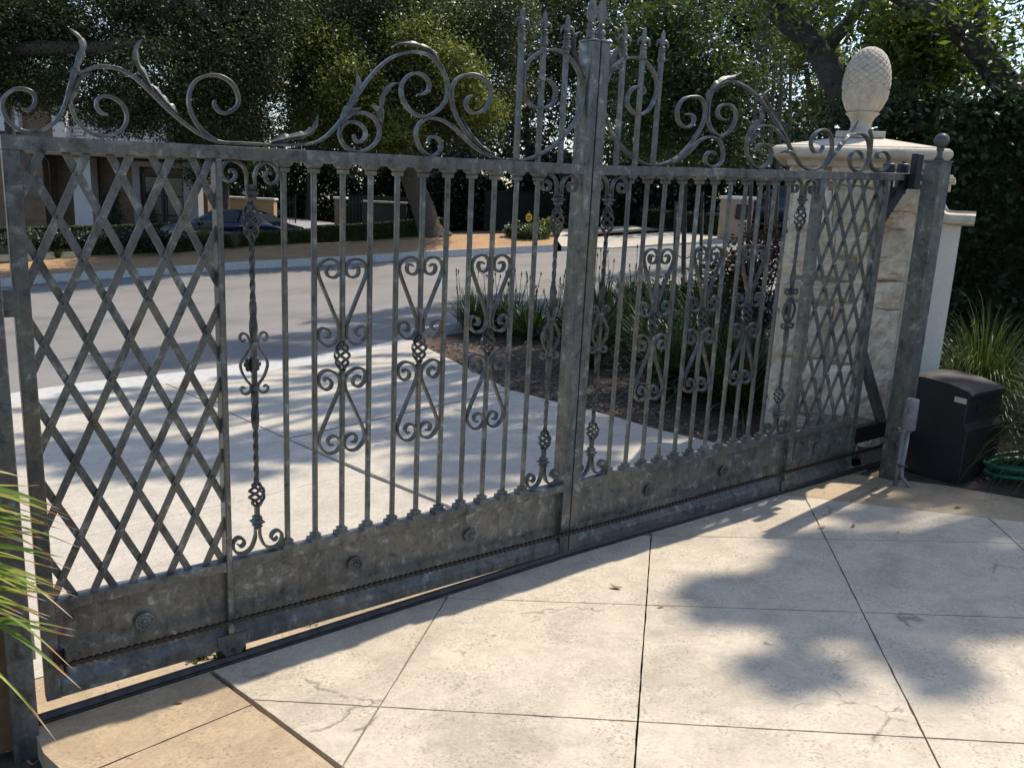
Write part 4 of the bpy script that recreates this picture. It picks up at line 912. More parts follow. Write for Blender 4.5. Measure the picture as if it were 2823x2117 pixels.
# ------------------------------------------------------------------ across the road: verge, hedge, house, cars, walls
vb_px = [(0, 728), (250, 705), (480, 697), (700, 678), (858, 670), (1016, 663), (1222, 647), (1400, 644), (1530, 640)]
front = [Vector((x, y, T(x, y)+.185)) for x, y in [(kL[0], kL[1])]+kb]
front = [Vector((p.x+nk[0]*.1, p.y+nk[1]*.1, p.z-.006)) for p in front]
back = [front[0]+Vector((nk[0]*3.4, nk[1]*3.4, .25))]+[W(px, py, p.y+3.15) for (px, py), p in zip(vb_px, front[1:])]
mb = MB(); NN = 6; vs = []
for a_, b_ in zip(front, back):
    for i in range(NN+1): p = a_.lerp(b_, i/NN); vs.append(p)
mb.add(vs, [(i*(NN+1)+j, (i+1)*(NN+1)+j, (i+1)*(NN+1)+j+1, i*(NN+1)+j+1) for i in range(len(front)-1) for j in range(NN)])
vg = mb.build('verge', TANM); vg['kind'] = 'structure'
xs = np.linspace(-60, 60, 25); ys = np.linspace(24, 80, 15)
YD = [(p.x, p.y) for p in back]+[(60, back[-1].y+26), (60, 90), (-60, 90), (-60, back[0].y-6)]
sheet('garden_ground', YD, -.05, DIRT, 4., YZ)
def hedge(path, h, d, n, size, m, label, name='box_hedge', group=None, clump=.05):   # path of base points
    root = empty(name, path[len(path)//2], label, 'hedge', group); L = sum((q-p).length for p, q in zip(path, path[1:])); P = []
    mb = MB()
    for p, q in zip(path, path[1:]):
        v = (q-p); l = v.length; k = int(n*l/L); nn = Vector((-v.y, v.x, 0)).normalized()
        a = rng.uniform(0, 1, k); face = rng.uniform(0, 1, k); b = rng.uniform(0, d, k); z = rng.uniform(0, h, k)
        top = face < .45; z = np.where(top, h+rng.normal(0, .012, k), z); b = np.where(top, b, np.abs(rng.normal(0, .015, k)))
        P.append(np.array(p)+np.outer(a, np.array(v))+np.outer(b, np.array(nn))+np.outer(z, (0, 0, 1)))
        mb.hexa([p+nn*.03, q+nn*.03, q+nn*(d-.03), p+nn*(d-.03)]+[x+Vector((0, 0, h-.03)) for x in (p+nn*.03, q+nn*.03, q+nn*(d-.03), p+nn*(d-.03))])
    mb.build('stems', simple('hedge_inside', (.012,.018,.008), .9, 0, 20, .4, .2), root)  # one solid dark core box filling the hedge behind its leaves
    leafcloud('foliage', np.concatenate(P), size, m, root, .65); return root
hb = [back[i] for i in range(2, 6)]; hb2 = [back[5]+Vector((.1, .05, 0)), back[6], back[7]]
hedge(hb, .40, .6, 15000, .05, BOXL, 'long low clipped box hedge behind the tan verge, running past the dark car')
hedge(hb2, .50, .6, 12000, .05, BOXL, 'low clipped box hedge behind the leaning trunk, sunlit on top')
# round shrubs and flowers by the yard sign
def shrub(name, label, c, r_, n, size, m, cat='shrub', group=None, clump=.06, aspect=.5, per=25, flow=None):
    t = empty(name, c, label, cat, group)
    mb = MB()
    for i in range(5): a = random.uniform(0, 6.3); mb.tube([(c[0], c[1], c[2]-.05), (c[0]+.3*r_[0]*math.cos(a), c[1]+.3*r_[1]*math.sin(a), c[2]+r_[2]*1.1)], [.012, .005], 5)
    mb.build('stems', BARK, t); leafcloud('foliage', blobs([(c[0], c[1], c[2]+r_[2], *r_)], n, clump, per, .4), size, m, t, aspect)
    if flow: leafcloud('flowers', blobs([(c[0], c[1], c[2]+r_[2]*1.1, *[x*1.02 for x in r_])], flow[1], .04, 4, .95), flow[2], flow[0], t, .8)
    return t
c = W(1465, 662, 26.2); shrub('mounded_shrub', 'round green mounded shrub at the kerb below the yellow yard sign', c, (.62, .6, .23), 5200, .07, BOXL)
c = W(1418, 655, 26.6); shrub('flowering_shrub', 'small white flowering shrub at the end of the box hedge', c, (.3, .3, .22), 900, .09, MIDL, flow=(WHTP, 90, .08))
c = W(1500, 652, 26.9); shrub('leafy_shrub', 'yellow-green bush behind the mounded shrub and the yard sign', c, (.45, .4, .3), 2000, .09, YELL)
sg = W(1456, 640, 26.3); sign = empty('yard_sign', sg, 'small yellow octagonal yard sign on a short stake', 'sign')
mb = MB(); cz = W(1456, 600, 26.3).z; vs = []
for y in (-.012, .012):
    for i in range(8): a = math.pi/8+i*math.pi/4; vs.append((sg.x+.105*math.cos(a), sg.y+y, cz+.14*math.sin(a)))
mb.add(vs, [tuple(range(7, -1, -1)), tuple(range(8, 16))]+[(i, (i+1) % 8, 8+(i+1) % 8, 8+i) for i in range(8)]); mb.build('sign_panel', simple('sign_yellow', (.62,.42,.03), .5, 0, 10, .05, 0), sign)
mb = MB(); mb.box(sg.x-.06, sg.x+.06, sg.y-.016, sg.y-.013, cz+.015, cz+.05); mb.box(sg.x-.05, sg.x+.05, sg.y-.016, sg.y-.013, cz-.055, cz-.03); mb.build('sign_print', BLK, sign)
mb = MB(); mb.box(sg.x-.012, sg.x+.012, sg.y+.012, sg.y+.03, sg.z-.2, cz+.02); mb.lathe([(.02, cz+.14), (.025, cz+.16), (.012, cz+.19)], 8, (sg.x, sg.y)); mb.build('stake', BLK, sign)

# house on the far left
HY = 33.; PXM = 2300/HY
hz = YZ(-17, HY)-.3
HS = Mat('house_stone'); br = HS.n('ShaderNodeTexBrick'); br.inputs['Scale'].default_value = 1.0; br.inputs['Brick Width'].default_value = .42; br.inputs['Row Height'].default_value = .17; br.inputs['Mortar Size'].default_value = .012
br.inputs['Color1'].default_value = (.21,.135,.085,1); br.inputs['Color2'].default_value = (.16,.11,.07,1); br.inputs['Mortar'].default_value = (.19,.145,.10,1)
mp = HS.n('ShaderNodeMapping'); mp.inputs['Rotation'].default_value = (R(90), 0, 0); HS.l(HS.pos(), mp.inputs[0]); HS.l(mp.outputs[0], br.inputs['Vector'])
HS.color(HS.mix(br.outputs['Color'], HS.ramp(HS.noise(2.2, 4), [(.3, .7), (.7, 1.15)]), .8, 'MULTIPLY')).set(Roughness=.9); HS.bump(br.outputs['Fac'], -.4, .02); HSM = HS.m
WHT = simple('white_render', (.58,.57,.56), .8, 0, 3, .06, .1)
TANF = simple('tan_fascia', (.27,.19,.115), .7, 0, 3, .1, 0)
GRYT = simple('grey_trim', (.26,.26,.27), .7, 0, 3, .1, 0)
GLASS = Mat('dark_glass').color((.02,.03,.032)).set(Roughness=.08, Metallic=0).m
hx = lambda px, Y=HY: W(px, 560, Y).x
hzz = lambda py, px=300, Y=HY: W(px, py, Y).z
house = empty('house', (hx(260), HY, hz), 'stone house with white columns, dark glass doors and a downpipe, far left across the road', 'house')
mb = MB(); mb.box(hx(-420), hx(552), HY+.8, HY+1.7, hz-.5, hzz(418)); mb.build('wall', HSM, house)
mb = MB(); mb.box(hx(-60), hx(132), HY-.2, HY+.78, hz-.5, hzz(432)); mb.build('wall', HSM, house)
mb = MB(); mb.box(hx(-420), hx(118), HY+1.2, HY+1.9, hzz(418)+.002, hzz(225)); mb.build('upper_wall', HSM, house)
mb = MB(); mb.box(hx(-300), hx(30), HY+.9, HY+1.19, hzz(372), hzz(262)); mb.build('upper_wall', WHT, house)
mb = MB(); mb.box(hx(124), hx(160), HY+.9, HY+1.6, hzz(418), hzz(225)); mb.build('column', WHT, house)
for i in range(10):                                 # boards of the gable
    z0 = hzz(392)+.13*i; mb = MB(); mb.hexa([(hx(161), HY+1.30, z0), (hx(540), HY+1.30, z0), (hx(540), HY+1.5, z0), (hx(161), HY+1.5, z0), (hx(161), HY+1.36, z0+.125), (hx(540), HY+1.36, z0+.125), (hx(540), HY+1.5, z0+.125), (hx(161), HY+1.5, z0+.125)]); mb.build('clapboard', WHT, house)
mb = MB(); mb.hexa([(hx(100), HY-.5, hzz(436)), (hx(556), HY-.5, hzz(444, 556)), (hx(556), HY+1.2, hzz(444, 556)), (hx(100), HY+1.2, hzz(436)), (hx(100), HY-.5, hzz(420)), (hx(556), HY-.5, hzz(428, 556)), (hx(556), HY+1.2, hzz(413, 556)), (hx(100), HY+1.2, hzz(405))]); mb.build('eave', TANF, house)
for a_, b_ in ((206, 256), (508, 548)):
    mb = MB(); mb.box(hx(a_), hx(b_), HY-.05, HY+.5, hz-.5, hzz(437)); mb.build('column', WHT if a_ == 206 else GRYT, house)
mb = MB(); mb.box(hx(352), hx(372), HY+.5, HY+.79, hz-.3, hzz(455)); mb.box(hx(500), hx(516), HY+.5, HY+.79, hz-.3, hzz(455)); mb.box(hx(352), hx(516), HY+.45, HY+.785, hzz(455)+.002, hzz(440)+.0); mb.build('door_surround', GRYT, house)
for a_, b_ in ((376, 434), (436, 494)):
    mb = MB(); x0, x1 = hx(a_), hx(b_); z1 = hzz(472)
    mb.box(x0, x0+.1, HY+.6, HY+.7, hz, z1); mb.box(x1-.1, x1, HY+.6, HY+.7, hz, z1); mb.box(x0+.1, x1-.1, HY+.6, HY+.7, z1-.12, z1)
    d_ = mb.build('door', BLK, house)
    for i in range(4):
        zz0 = hz+.15+i*(z1-.12-hz-.15)/4; mb = MB(); mb.box(x0+.1, x1-.1, HY+.63, HY+.66, zz0+.03, zz0+(z1-.12-hz-.15)/4-.03); mb.build('pane', GLASS, d_)
mb = MB(); mb.tube([(hx(128), HY-.3, hzz(432)), (hx(146), HY-.28, hzz(442)), (hx(155), HY-.3, hzz(455)), (hx(158), HY-.3, hz)], .045, 8); mb.build('downpipe', simple('bronze_pipe', (.03,.022,.018), .5, .3), house)
c = Vector((hx(338), HY-.9, hz)); tree('conical_shrub', 'dark conical evergreen beside the glass doors of the house', c, [([(c.x, c.y, hz-.2), (c.x, c.y, hz+2.3)], [.06, .02])], [(c.x, c.y, hz+.7, .55, .5, .8), (c.x, c.y, hz+1.6, .38, .35, .75), (c.x, c.y, hz+2.3, .2, .2, .4)], 9000, .07, DRKL, clump=.1, cat='shrub')
hp = [W(0, 668, HY-2.5), W(300, 662, HY-2.3), W(570, 652, HY-2)]; hedge(hp, .5, .7, 14000, .06, BOXL, 'low clipped hedge along the foot of the stone house')
for i, (px, py, lab) in enumerate(((90, 690, 'dark mixed shrubs at the far left end of the verge'), (240, 690, 'dark mixed shrubs below the white house column'), (400, 684, 'dark mixed shrubs on the verge below the glass doors'))):
    Y = front[2].y+3.6; c = W(px, py, Y); shrub('border_shrub', lab, c, (1.15, .6, .28), 7000, .08, DRKL, group='dark shrubs along the far verge', flow=(PURP, 60, .05) if i == 0 else None)
def tuft(name, label, c, n, L, m, spread=.5, wid=.012, cat='grass', group=None, lean=(0, 0), droop=1., part=True, seg=5, base=.06, kind='stuff'):
    t = empty(name, c, label, cat, group); mb = MB()
    for _ in range(n): blade(mb, c, L*random.uniform(.6, 1.1), wid, spread, lean, droop, seg, base)
    o = mb.build('blades', m, t, False); o['kind'] = kind; return t
def blade(mb, c, L, wid, spread, lean, droop, seg=5, base=.06, az=None, el=None):
    az = random.uniform(0, 2*math.pi) if az is None else az; rr = base*math.sqrt(random.random()); e = R(90)-abs(random.gauss(0, spread)) if el is None else el
    p = Vector((c[0]+rr*math.cos(az), c[1]+rr*math.sin(az), c[2])); d = Vector((math.cos(az)*math.cos(e)+lean[0], math.sin(az)*math.cos(e)+lean[1], math.sin(e))).normalized()
    sd = Vector((-math.sin(az), math.cos(az), 0)); vs = []; fs = []; st_ = L/seg
    for i in range(seg+1):
        t = i/seg; w_ = wid*(1-t**1.6)*(.7+.3*min(1, t*4))+.0006; vs += [p-sd*w_/2, p+sd*w_/2]
        p = p+d*st_; d = (d+Vector((0, 0, -droop*(.10+.28*t)*L/.6))).normalized()
    mb.add(vs, [(2*i, 2*i+1, 2*i+3, 2*i+2) for i in range(seg)])
for i, (px, py, lab) in enumerate(((530, 690, 'pale blue-grey tuft of grass at the kerb beside the yellow tuft'), (650, 682, 'blue-grey tuft of grass at the end of the box hedge'), (160, 712, 'grey-green tuft of grass on the shaded verge'), (565, 668, 'yellow-green upright tuft on the verge under the car'))):
    tuft('blue_fescue', lab, W(px, py, 25.2), 150, .55 if i != 3 else .7, GRYL if i != 3 else YELL, .5, .018, 'grass', 'tufts of grass on the far verge')

# parked cars
def car(name, label, c, az, paint, L=4.75, H=1.44, wd=1.82):
    t = empty(name, c, label, 'car'); rot = Matrix.Rotation(az, 3, 'Z')
    def X(x, y, z): return rot @ Vector((x, y, z))+Vector(c)
    body = [(-2.36,.35),(-2.38,.62),(-2.30,.90),(-1.72,1.0),(-.9,1.0),(.75,.98),(1.35,.92),(2.05,.80),(2.34,.62),(2.36,.35),(1.9,.22),(-1.9,.22)]
    mb = MB(); vs = []; ys = [(-.91, .93), (-.86, 1.0), (.86, 1.0), (.91, .93)]
    for y, k in ys: vs += [X(x, y, .55+(z-.55)*k) for x, z in body]
    m_ = len(body); mb.add(vs, [(i*m_+j, i*m_+(j+1) % m_, (i+1)*m_+(j+1) % m_, (i+1)*m_+j) for i in range(3) for j in range(m_)]+[tuple(range(m_)), tuple(3*m_+j for j in range(m_-1, -1, -1))], True); mb.build('body', paint, t)
    top = [(-1.85,.98),(-1.25,1.30),(-.75,1.42),(-.1,1.44),(.4,1.38),(1.15,.96)]; mb = MB(); vs = []
    for y, k in ((-.84, 0), (-.64, 1), (.64, 1), (.84, 0)):
        vs += [X(x, (math.copysign(.84-.22*((z-.96)/.48), y) if not k else y), z-(0 if k else .015)) for x, z in top]
    m_ = len(top); mb.add(vs, [(i*m_+j, i*m_+j+1, (i+1)*m_+j+1, (i+1)*m_+j) for i in range(3) for j in range(m_-1)]+[tuple(range(m_)), tuple(3*m_+j for j in range(m_-1, -1, -1))], True); mb.build('roof', paint, t)
    for P in ([(-1.55,1.02),(-1.12,1.27),(-.76,1.36),(-.66,1.02)], [(-.58,1.02),(-.66,1.37),(-.1,1.385),(.02,1.02)], [(.1,1.02),(-.02,1.385),(.36,1.325),(.92,1.0)]):
        for sg in (-1, 1):
            mb = MB(); mb.add([X(x, sg*(.875-.22*((z-.96)/.48)), z) for x, z in P]+[X(x, sg*(.862-.22*((z-.96)/.48)), z) for x, z in P], [(0,1,2,3),(7,6,5,4)]+[(i, 4+i, 4+(i+1) % 4, (i+1) % 4) for i in range(4)]); mb.build('window', GLASS, t)
    for P in ([(-1.80,1.0),(-1.26,1.31)], [(1.12,.985),(.44,1.385)]):
        mb = MB(); (x0, z0), (x1, z1) = P; s_ = .02 if x1 < x0 else -.02
        mb.hexa([X(x0-s_, -.72, z0+.012), X(x0-s_, .72, z0+.012), X(x0, .72, z0), X(x0, -.72, z0), X(x1-s_, -.6, z1+.012), X(x1-s_, .6, z1+.012), X(x1, .6, z1), X(x1, -.6, z1)]); mb.build('windscreen', GLASS, t)
    TYRE = simple('tyre', (.012,.012,.012), .8); RIM = simple('rim', (.25,.25,.26), .35, .8)
    for x in (-1.42, 1.42):
        for sg in (-1, 1):
            ax = lambda a, b, z, x=x, sg=sg: X(x+a, sg*(.78+z), .33+b)
            mb = MB(); mb.lathe([(.2,0),(.32,.02),(.33,.06),(.33,.11),(.31,.14),(.2,.14)], 20, (0,0), True, ax); wh = mb.build('wheel', TYRE, t)
            mb = MB(); mb.lathe([(.2,.1),(.2,.145),(.16,.13),(.05,.14)], 14, (0,0), True, ax); mb.build('rim', RIM, wh)
    for sg in (-1, 1):
        mb = MB(); mb.hexa([X(-2.36, sg*.55, .70), X(-2.15, sg*.905, .70), X(-2.05, sg*.89, .72), X(-2.2, sg*.5, .72), X(-2.34, sg*.55, .86), X(-2.12, sg*.89, .86), X(-2.0, sg*.88, .86), X(-2.2, sg*.5, .86)]); mb.build('tail_light', simple('tail_light', (.35,.01,.015), .2, 0, 5, .1, 0), t)
        mb = MB(); mb.hexa([X(2.33, sg*.5, .60), X(2.15, sg*.86, .60), X(2.05, sg*.85, .6), X(2.2, sg*.5, .6), X(2.27, sg*.5, .74), X(2.1, sg*.86, .74), X(2.0, sg*.85, .74), X(2.15, sg*.5, .74)]); mb.build('headlight', simple('headlight', (.5,.5,.5), .1), t)
        mb = MB(); mb.hexa([X(.78+u, sg*.98+v, 1.02+w_) for w_ in (-.05, .06) for u, v in ((-.09,-.06),(.09,-.06),(.09,.06),(-.09,.06))]); mb.build('mirror', paint, t)
        for x in (-.62, .06):
            mb = MB(); mb.hexa([X(x-.22, sg*.905, .90), X(x-.08, sg*.905, .90), X(x-.08, sg*.93, .90), X(x-.22, sg*.93, .90), X(x-.22, sg*.905, .925), X(x-.08, sg*.905, .925), X(x-.08, sg*.93, .925), X(x-.22, sg*.93, .925)]); mb.build('door_handle', RIM, t)
    return t
PAINT = Mat('navy_paint').color((.003,.005,.016)).set(Roughness=.12, Coat_Weight=.6).m; PAINTW = Mat('white_paint').color((.65,.65,.66)).set(Roughness=.2).m; PAINTB = Mat('dark_blue_paint').color((.02,.03,.05)).set(Roughness=.15).m
cY = 30.2; cb = W(640, 600, cY); car('parked_car', 'dark blue saloon car parked behind the low box hedge', (cb.x, cb.y, W(668, 578, cY).z-1.44), R(172), PAINT)
cb = W(640, 530, 43); car('parked_car', 'white car behind the tan garden wall, only its roof and windows showing', (cb.x, cb.y, W(640, 528, 43).z-1.42), R(15), PAINTW)
cb = W(2195, 560, 29); car('parked_car', 'dark car with a pale windscreen half hidden behind the stone pillar', (cb.x, cb.y+1, W(2150, 508, 29).z-1.44), R(166), PAINTB)
# tan walls, far pillars, iron gates
def blockwall(name, label, px0, px1, pyt, pyb, Y, dep, m, capm=None, cat='wall', over=.06, pedir=0):
    p0, p1 = W(px0, pyb, Y), W(px1, pyb, Y); zt = W((px0+px1)/2, pyt, Y).z; t = empty(name, (p0+p1)/2, label, cat)
    mb = MB(); mb.box(p0.x, p1.x, Y, Y+dep, p0.z-.6, zt-.1); mb.build('wall_body', m, t)
    mb = MB(); mb.box(p0.x-over, p1.x+over, Y-over, Y+dep+over, zt-.098, zt); bevel(mb.build('cap', capm or CAST, t), .03, 2); return t
blockwall('garden_wall', 'tan rendered garden wall with a white cap behind the dark blue car', 540, 755, 542, 600, 37, .5, simple('tan_render', (.40,.27,.13), .85, 0, 2, .1, .1), WHT)
blockwall('gate_pillar', 'slim far stone gate pillar with a pale cap left of the dark iron gate', 922, 950, 543, 640, 36, .45, HSM, WHT, 'pillar')
blockwall('gate_pillar', 'stone pillar with a white cap and dark plaque seen through the right half of the gate', 1994, 2068, 541, 655, 26, .8, simple('pink_stone', (.32,.23,.17), .85, 0, 6, .25, .3), WHT, 'pillar')
p = W(2045, 585, 25.95); mb = MB(); mb.box(p.x-.17, p.x+.17, p.y-.03, p.y+.02, p.z-.22, p.z+.22); tag(mb.build('plaque', BLK), 'dark square plaque fixed on the pillar with the white cap', 'plaque')
blockwall('garden_wall', 'dark green-grey garden wall right of the far iron gate', 1000, 1120, 555, 620, 38, .3, simple('dark_wall', (.05,.055,.045), .9, 0, 3, .2, .1))
for px0, px1, pyt, pyb, Y, lab in ((782, 816, 545, 640, 36, 'narrow open iron gate leaf behind the car boot'), (952, 1000, 545, 640, 36.2, 'dark iron gate leaf beside the slim stone pillar')):
    p0, p1 = W(px0, pyb, Y), W(px1, pyb, Y); zt = W(px0, pyt, Y).z; t = empty('iron_gate', p0, lab, 'gate')
    mb = MB(); mb.box(p0.x, p0.x+.05, Y, Y+.05, p0.z, zt+.1); mb.box(p1.x-.05, p1.x, Y, Y+.05, p0.z, zt+.15); mb.box(p0.x, p1.x, Y+.01, Y+.04, zt-.22, zt-.16); mb.box(p0.x, p1.x, Y+.01, Y+.04, p0.z+.1, p0.z+.16); mb.build('frame', BLK, t)
    k = max(3, int((p1.x-p0.x)/.13))
    for i in range(1, k): mb = MB(); x = p0.x+(p1.x-p0.x)*i/k; mb.box(x-.011, x+.011, Y+.012, Y+.034, p0.z+.05, zt-.06); mb.frust(x, Y+.023, zt-.06, zt+.05, .022, .012, .002, .002); mb.build('bar', BLK, t)
# concrete drive across the road
zz = lambda p: p
DP = [W(1548, 679, 24.7), W(1690, 683, 24.9), W(1838, 672, 25.3), W(2010, 662, 25.9), W(2010, 646, 28.6), W(1838, 633, 30.6), W(1740, 623, 32.0), W(1552, 631, 32.0), W(1535, 660, 26.2)]
mb = MB(); mb.add(DP, [tuple(range(len(DP)))]); mb.add([DP[0], DP[1], DP[2], DP[3]]+[p-Vector((0, .05, .25)) for p in DP[:4]], [(i, i+1, 5+i, 4+i) for i in range(3)]); dd = mb.build('opposite_driveway', APR); dd['kind'] = 'structure'
p0 = W(700, 655, 30); P = [W(700, 655, 29.9), W(930, 645, 31.5), W(930, 615, 38), W(790, 600, 40), W(770, 612, 36)]
mb = MB(); mb.add(P, [tuple(range(5))]); mb.build('side_driveway', simple('grey_drive', (.25,.24,.235), .8, 0, 3, .15, .1))['kind'] = 'structure'
# ------------------------------------------------------------------ trees
def wp(Y, *pp): return [tuple(W(px, py, Y)) for px, py in pp]
OAKM = leafmat('oak_leaves_lit', [(.03,.042,.016), (.06,.075,.026), (.10,.115,.04)], .35, .42)  # brighter copy of the oak leaves, sunlight put into the colour
ob = W(1188, 650, 26.8)
tree('oak_tree', 'large spreading oak with a leaning trunk rooted in the tan verge', ob,
     [(wp(26.8, (1200, 668), (1185, 635), (1165, 570), (1138, 505), (1108, 430), (1075, 340), (1040, 240), (1010, 120)), [.62, .42, .35, .33, .31, .28, .22, .14]),
      (wp(27.2, (1112, 440), (1180, 360), (1260, 250), (1330, 120), (1380, 0)), [.2, .17, .13, .1, .06]),
      (wp(26.2, (1085, 370), (960, 300), (800, 250), (620, 190)), [.2, .16, .12, .06])],
     [WB(980, 230, 25.5, 1.6, 1.5, 1.1), WB(1090, 380, 25.6, .9, .9, .55), WB(900, 330, 25.4, 1.2, 1.1, .7), WB(1180, 250, 26, 1.4, 1.4, 1.0), WB(1290, 330, 26.4, 1.1, 1.1, .7), WB(1350, 220, 27.5, 1.3, 1.3, 1.0), WB(1150, 90, 27, 2.2, 2.0, 1.3), WB(900, 110, 27, 2.2, 2.2, 1.4), WB(1360, 60, 28, 1.4, 1.6, 1.2), WB(760, 190, 26.5, 1.7, 1.6, 1.2), WB(1000, -60, 28, 3., 2.5, 1.3), WB(980, 440, 25.8, .6, .6, .3)],
     150000, .095, OAKM, clump=.28, per=45)
ok_ = bpy.data.objects['oak_tree']; leafcloud('crown', blobs([WB(980, 250, 24.2, 1.0, .8, .8), WB(1090, 340, 24.4, .8, .7, .6), WB(1060, 410, 24.6, .5, .5, .3), WB(1250, 200, 24.6, .9, .8, .8), WB(1330, 300, 25.2, .7, .7, .5), WB(900, 150, 25, .9, .8, .7), WB(1150, 120, 25, 1.0, .8, .7), WB(880, 330, 24.6, .6, .6, .5)], 30000, .22, 40), .10, YELL, ok_)  # sunlit clumps of the oak, the sun put into a yellower leaf colour
tree('oak_tree', 'dark oak with long level limbs hanging over the stone house', W(-260, 700, 24),
     [(wp(23, (-260, 720), (-240, 600), (-215, 450), (-190, 300), (-120, 180)), [.6, .45, .42, .38, .3]),
      (wp(22, (-150, 200), (60, 140), (230, 135), (370, 128), (480, 150), (560, 152)), [.26, .2, .17, .15, .12, .05]),
      (wp(22.5, (380, 130), (420, 60), (500, 0)), [.11, .09, .06]), (wp(22.5, (500, -20), (560, 30), (620, 100), (660, 150)), [.16, .14, .1, .05])],
     [WB(60, 120, 23, 1.9, 1.6, 1.4), WB(260, 60, 23, 1.9, 1.7, 1.2), WB(220, 250, 22, 1.1, 1.1, .75), WB(440, 210, 22, 1.3, 1.2, 1.0), WB(560, 310, 22.5, 1.2, 1.1, .75), WB(640, 160, 23, 1.5, 1.4, 1.3), WB(480, 20, 23.5, 1.8, 1.6, 1.2), WB(700, 40, 24, 1.5, 1.5, 1.3), WB(660, 330, 23.5, 1., 1., .6), WB(350, 330, 22.2, .8, .8, .35), WB(380, 290, 21.7, .9, .8, .45), WB(40, 230, 22, .9, .9, .6), WB(520, 395, 22.4, .55, .5, .3), WB(-150, 60, 22, 2, 2, 1.6)],
     190000, .085, OAKL, clump=.24, per=45)
BGT = [(590, 41, 3.0, 'bushy tree with a pale trunk behind the car', MIDL), (860, 43, 2.6, 'slim tree with a pale trunk left of the far gate pillar', MIDL), (1010, 46, 3.2, 'dark tree behind the iron gates', DRKL), (1230, 45, 3.2, 'dark tree behind the leaning oak trunk', DRKL),
       (1440, 40, 2.8, 'grey-green airy tree under the gap of sky', GRYL), (1600, 41, 2.7, 'pale feathery tree behind the twin spearheads', GRYL), (1790, 38, 3.0, 'tall mid-green tree right of the centre post', MIDL), (2010, 40, 3.2, 'dark broad tree behind the white-capped pillar', DRKL), (2230, 36, 2.6, 'mid-green tree behind the stone pinecone', MIDL), (2520, 34, 2.6, 'yellow-green tree glimpsed above the ivy hedge', YELL)]
for px, Y, r_, lab, m in BGT:
    b_ = W(px, 600, Y); z0 = YZ(b_.x, Y); k = .3 if px > 2100 else (1.0 if px < 1380 or px > 1700 else .6); H_ = (12.5 if px not in (1440, 1600) else 10.6)
    B = [(b_.x+random.uniform(-.9, .9)*r_*.7, Y+random.uniform(-1, 1), z, r_*random.uniform(.6, .85), r_*.7, 1.5) for z in np.linspace(z0+2.2, z0+H_, 7)]
    tree('background_tree', lab, (b_.x, Y, z0), [([(b_.x, Y-1.2, z0-.3), (b_.x+.2, Y-1.1, z0+2.5), (b_.x-.2, Y-.6, z0+6), (b_.x, Y, z0+9)], [.2, .17, .13, .07])], B, int(30000*k), .22, m, group='trees beyond the gardens', clump=.42, per=40)
SHB = simple('shade_backing', (.010,.014,.007), .95, 0, 3, .4, .2)
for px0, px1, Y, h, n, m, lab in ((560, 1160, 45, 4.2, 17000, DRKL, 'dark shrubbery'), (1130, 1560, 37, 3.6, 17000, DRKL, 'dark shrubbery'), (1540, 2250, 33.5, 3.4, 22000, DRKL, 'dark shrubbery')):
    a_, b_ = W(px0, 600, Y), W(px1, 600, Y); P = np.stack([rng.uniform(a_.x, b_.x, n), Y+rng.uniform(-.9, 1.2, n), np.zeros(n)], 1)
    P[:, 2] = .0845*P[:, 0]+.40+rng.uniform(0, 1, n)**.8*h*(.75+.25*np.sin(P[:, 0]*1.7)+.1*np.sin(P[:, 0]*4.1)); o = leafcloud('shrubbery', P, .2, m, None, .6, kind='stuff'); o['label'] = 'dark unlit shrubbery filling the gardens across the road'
    mb = MB(); mb.box(a_.x-3, b_.x+3, Y+1.4, Y+1.9, min(a_.z, b_.z)-3, min(YZ(a_.x, Y), YZ(b_.x, Y))+h*.40); mb.build('shrubbery_shade_backing', SHB)['kind'] = 'stuff'  # dark backing box, the shade under the growth put into its colour
# low dark edging plants by the opposite drive
c = W(1800, 640, 29.5)
hp = [W(1560, 634, 33), W(1740, 626, 33), W(1850, 640, 30), W(1990, 652, 27.6)]; hedge(hp, .7, .8, 14000, .07, DRKL, 'dark clipped hedge along the back of the opposite drive')
# tall bare stems against the sky
for i, px in enumerate((2085, 2108, 2132, 2160, 2188)):
    Y = 20+i*.3; b_ = W(px-10, 560, Y); t = W(px+random.uniform(-10, 10), -60, Y); tr_ = empty('bare_stem_tree', (b_.x, b_.y, YZ(b_.x, Y)), ['slender bare grey stem, first left of the dark forked limb', 'slender bare grey stem, second in the row left of the forked limb', 'slender bare grey stem in the middle of the row against the sky', 'slender bare grey stem crossing behind the dark forked limb', 'slender bare grey stem right of the dark forked limb'][i], 'tree', 'bare grey stems against the sky')
    trunkmesh([([(b_.x, Y, YZ(b_.x, Y)-.2), tuple(b_.lerp(t, .5)), tuple(t)], [.05, .042, .03])], 6).build('trunk', BARK, tr_)
    for k in range(5): p = b_.lerp(t, .35+.13*k); a = random.uniform(0, 6.3); trunkmesh([([tuple(p), (p.x+.35*math.cos(a), p.y+.3*math.sin(a), p.z+.5), (p.x+.5*math.cos(a), p.y+.4*math.sin(a), p.z+1.1)], [.02, .014, .006])], 5).build('branch', BARK, tr_)
    leafcloud('crown', blobs([(t.x, t.y, t.z-.3, .7, .6, .8), (b_.lerp(t, .7).x, Y, b_.lerp(t, .7).z, .5, .5, 1.0)], 700, .25, 12, .3), .10, MIDL, tr_, .4)
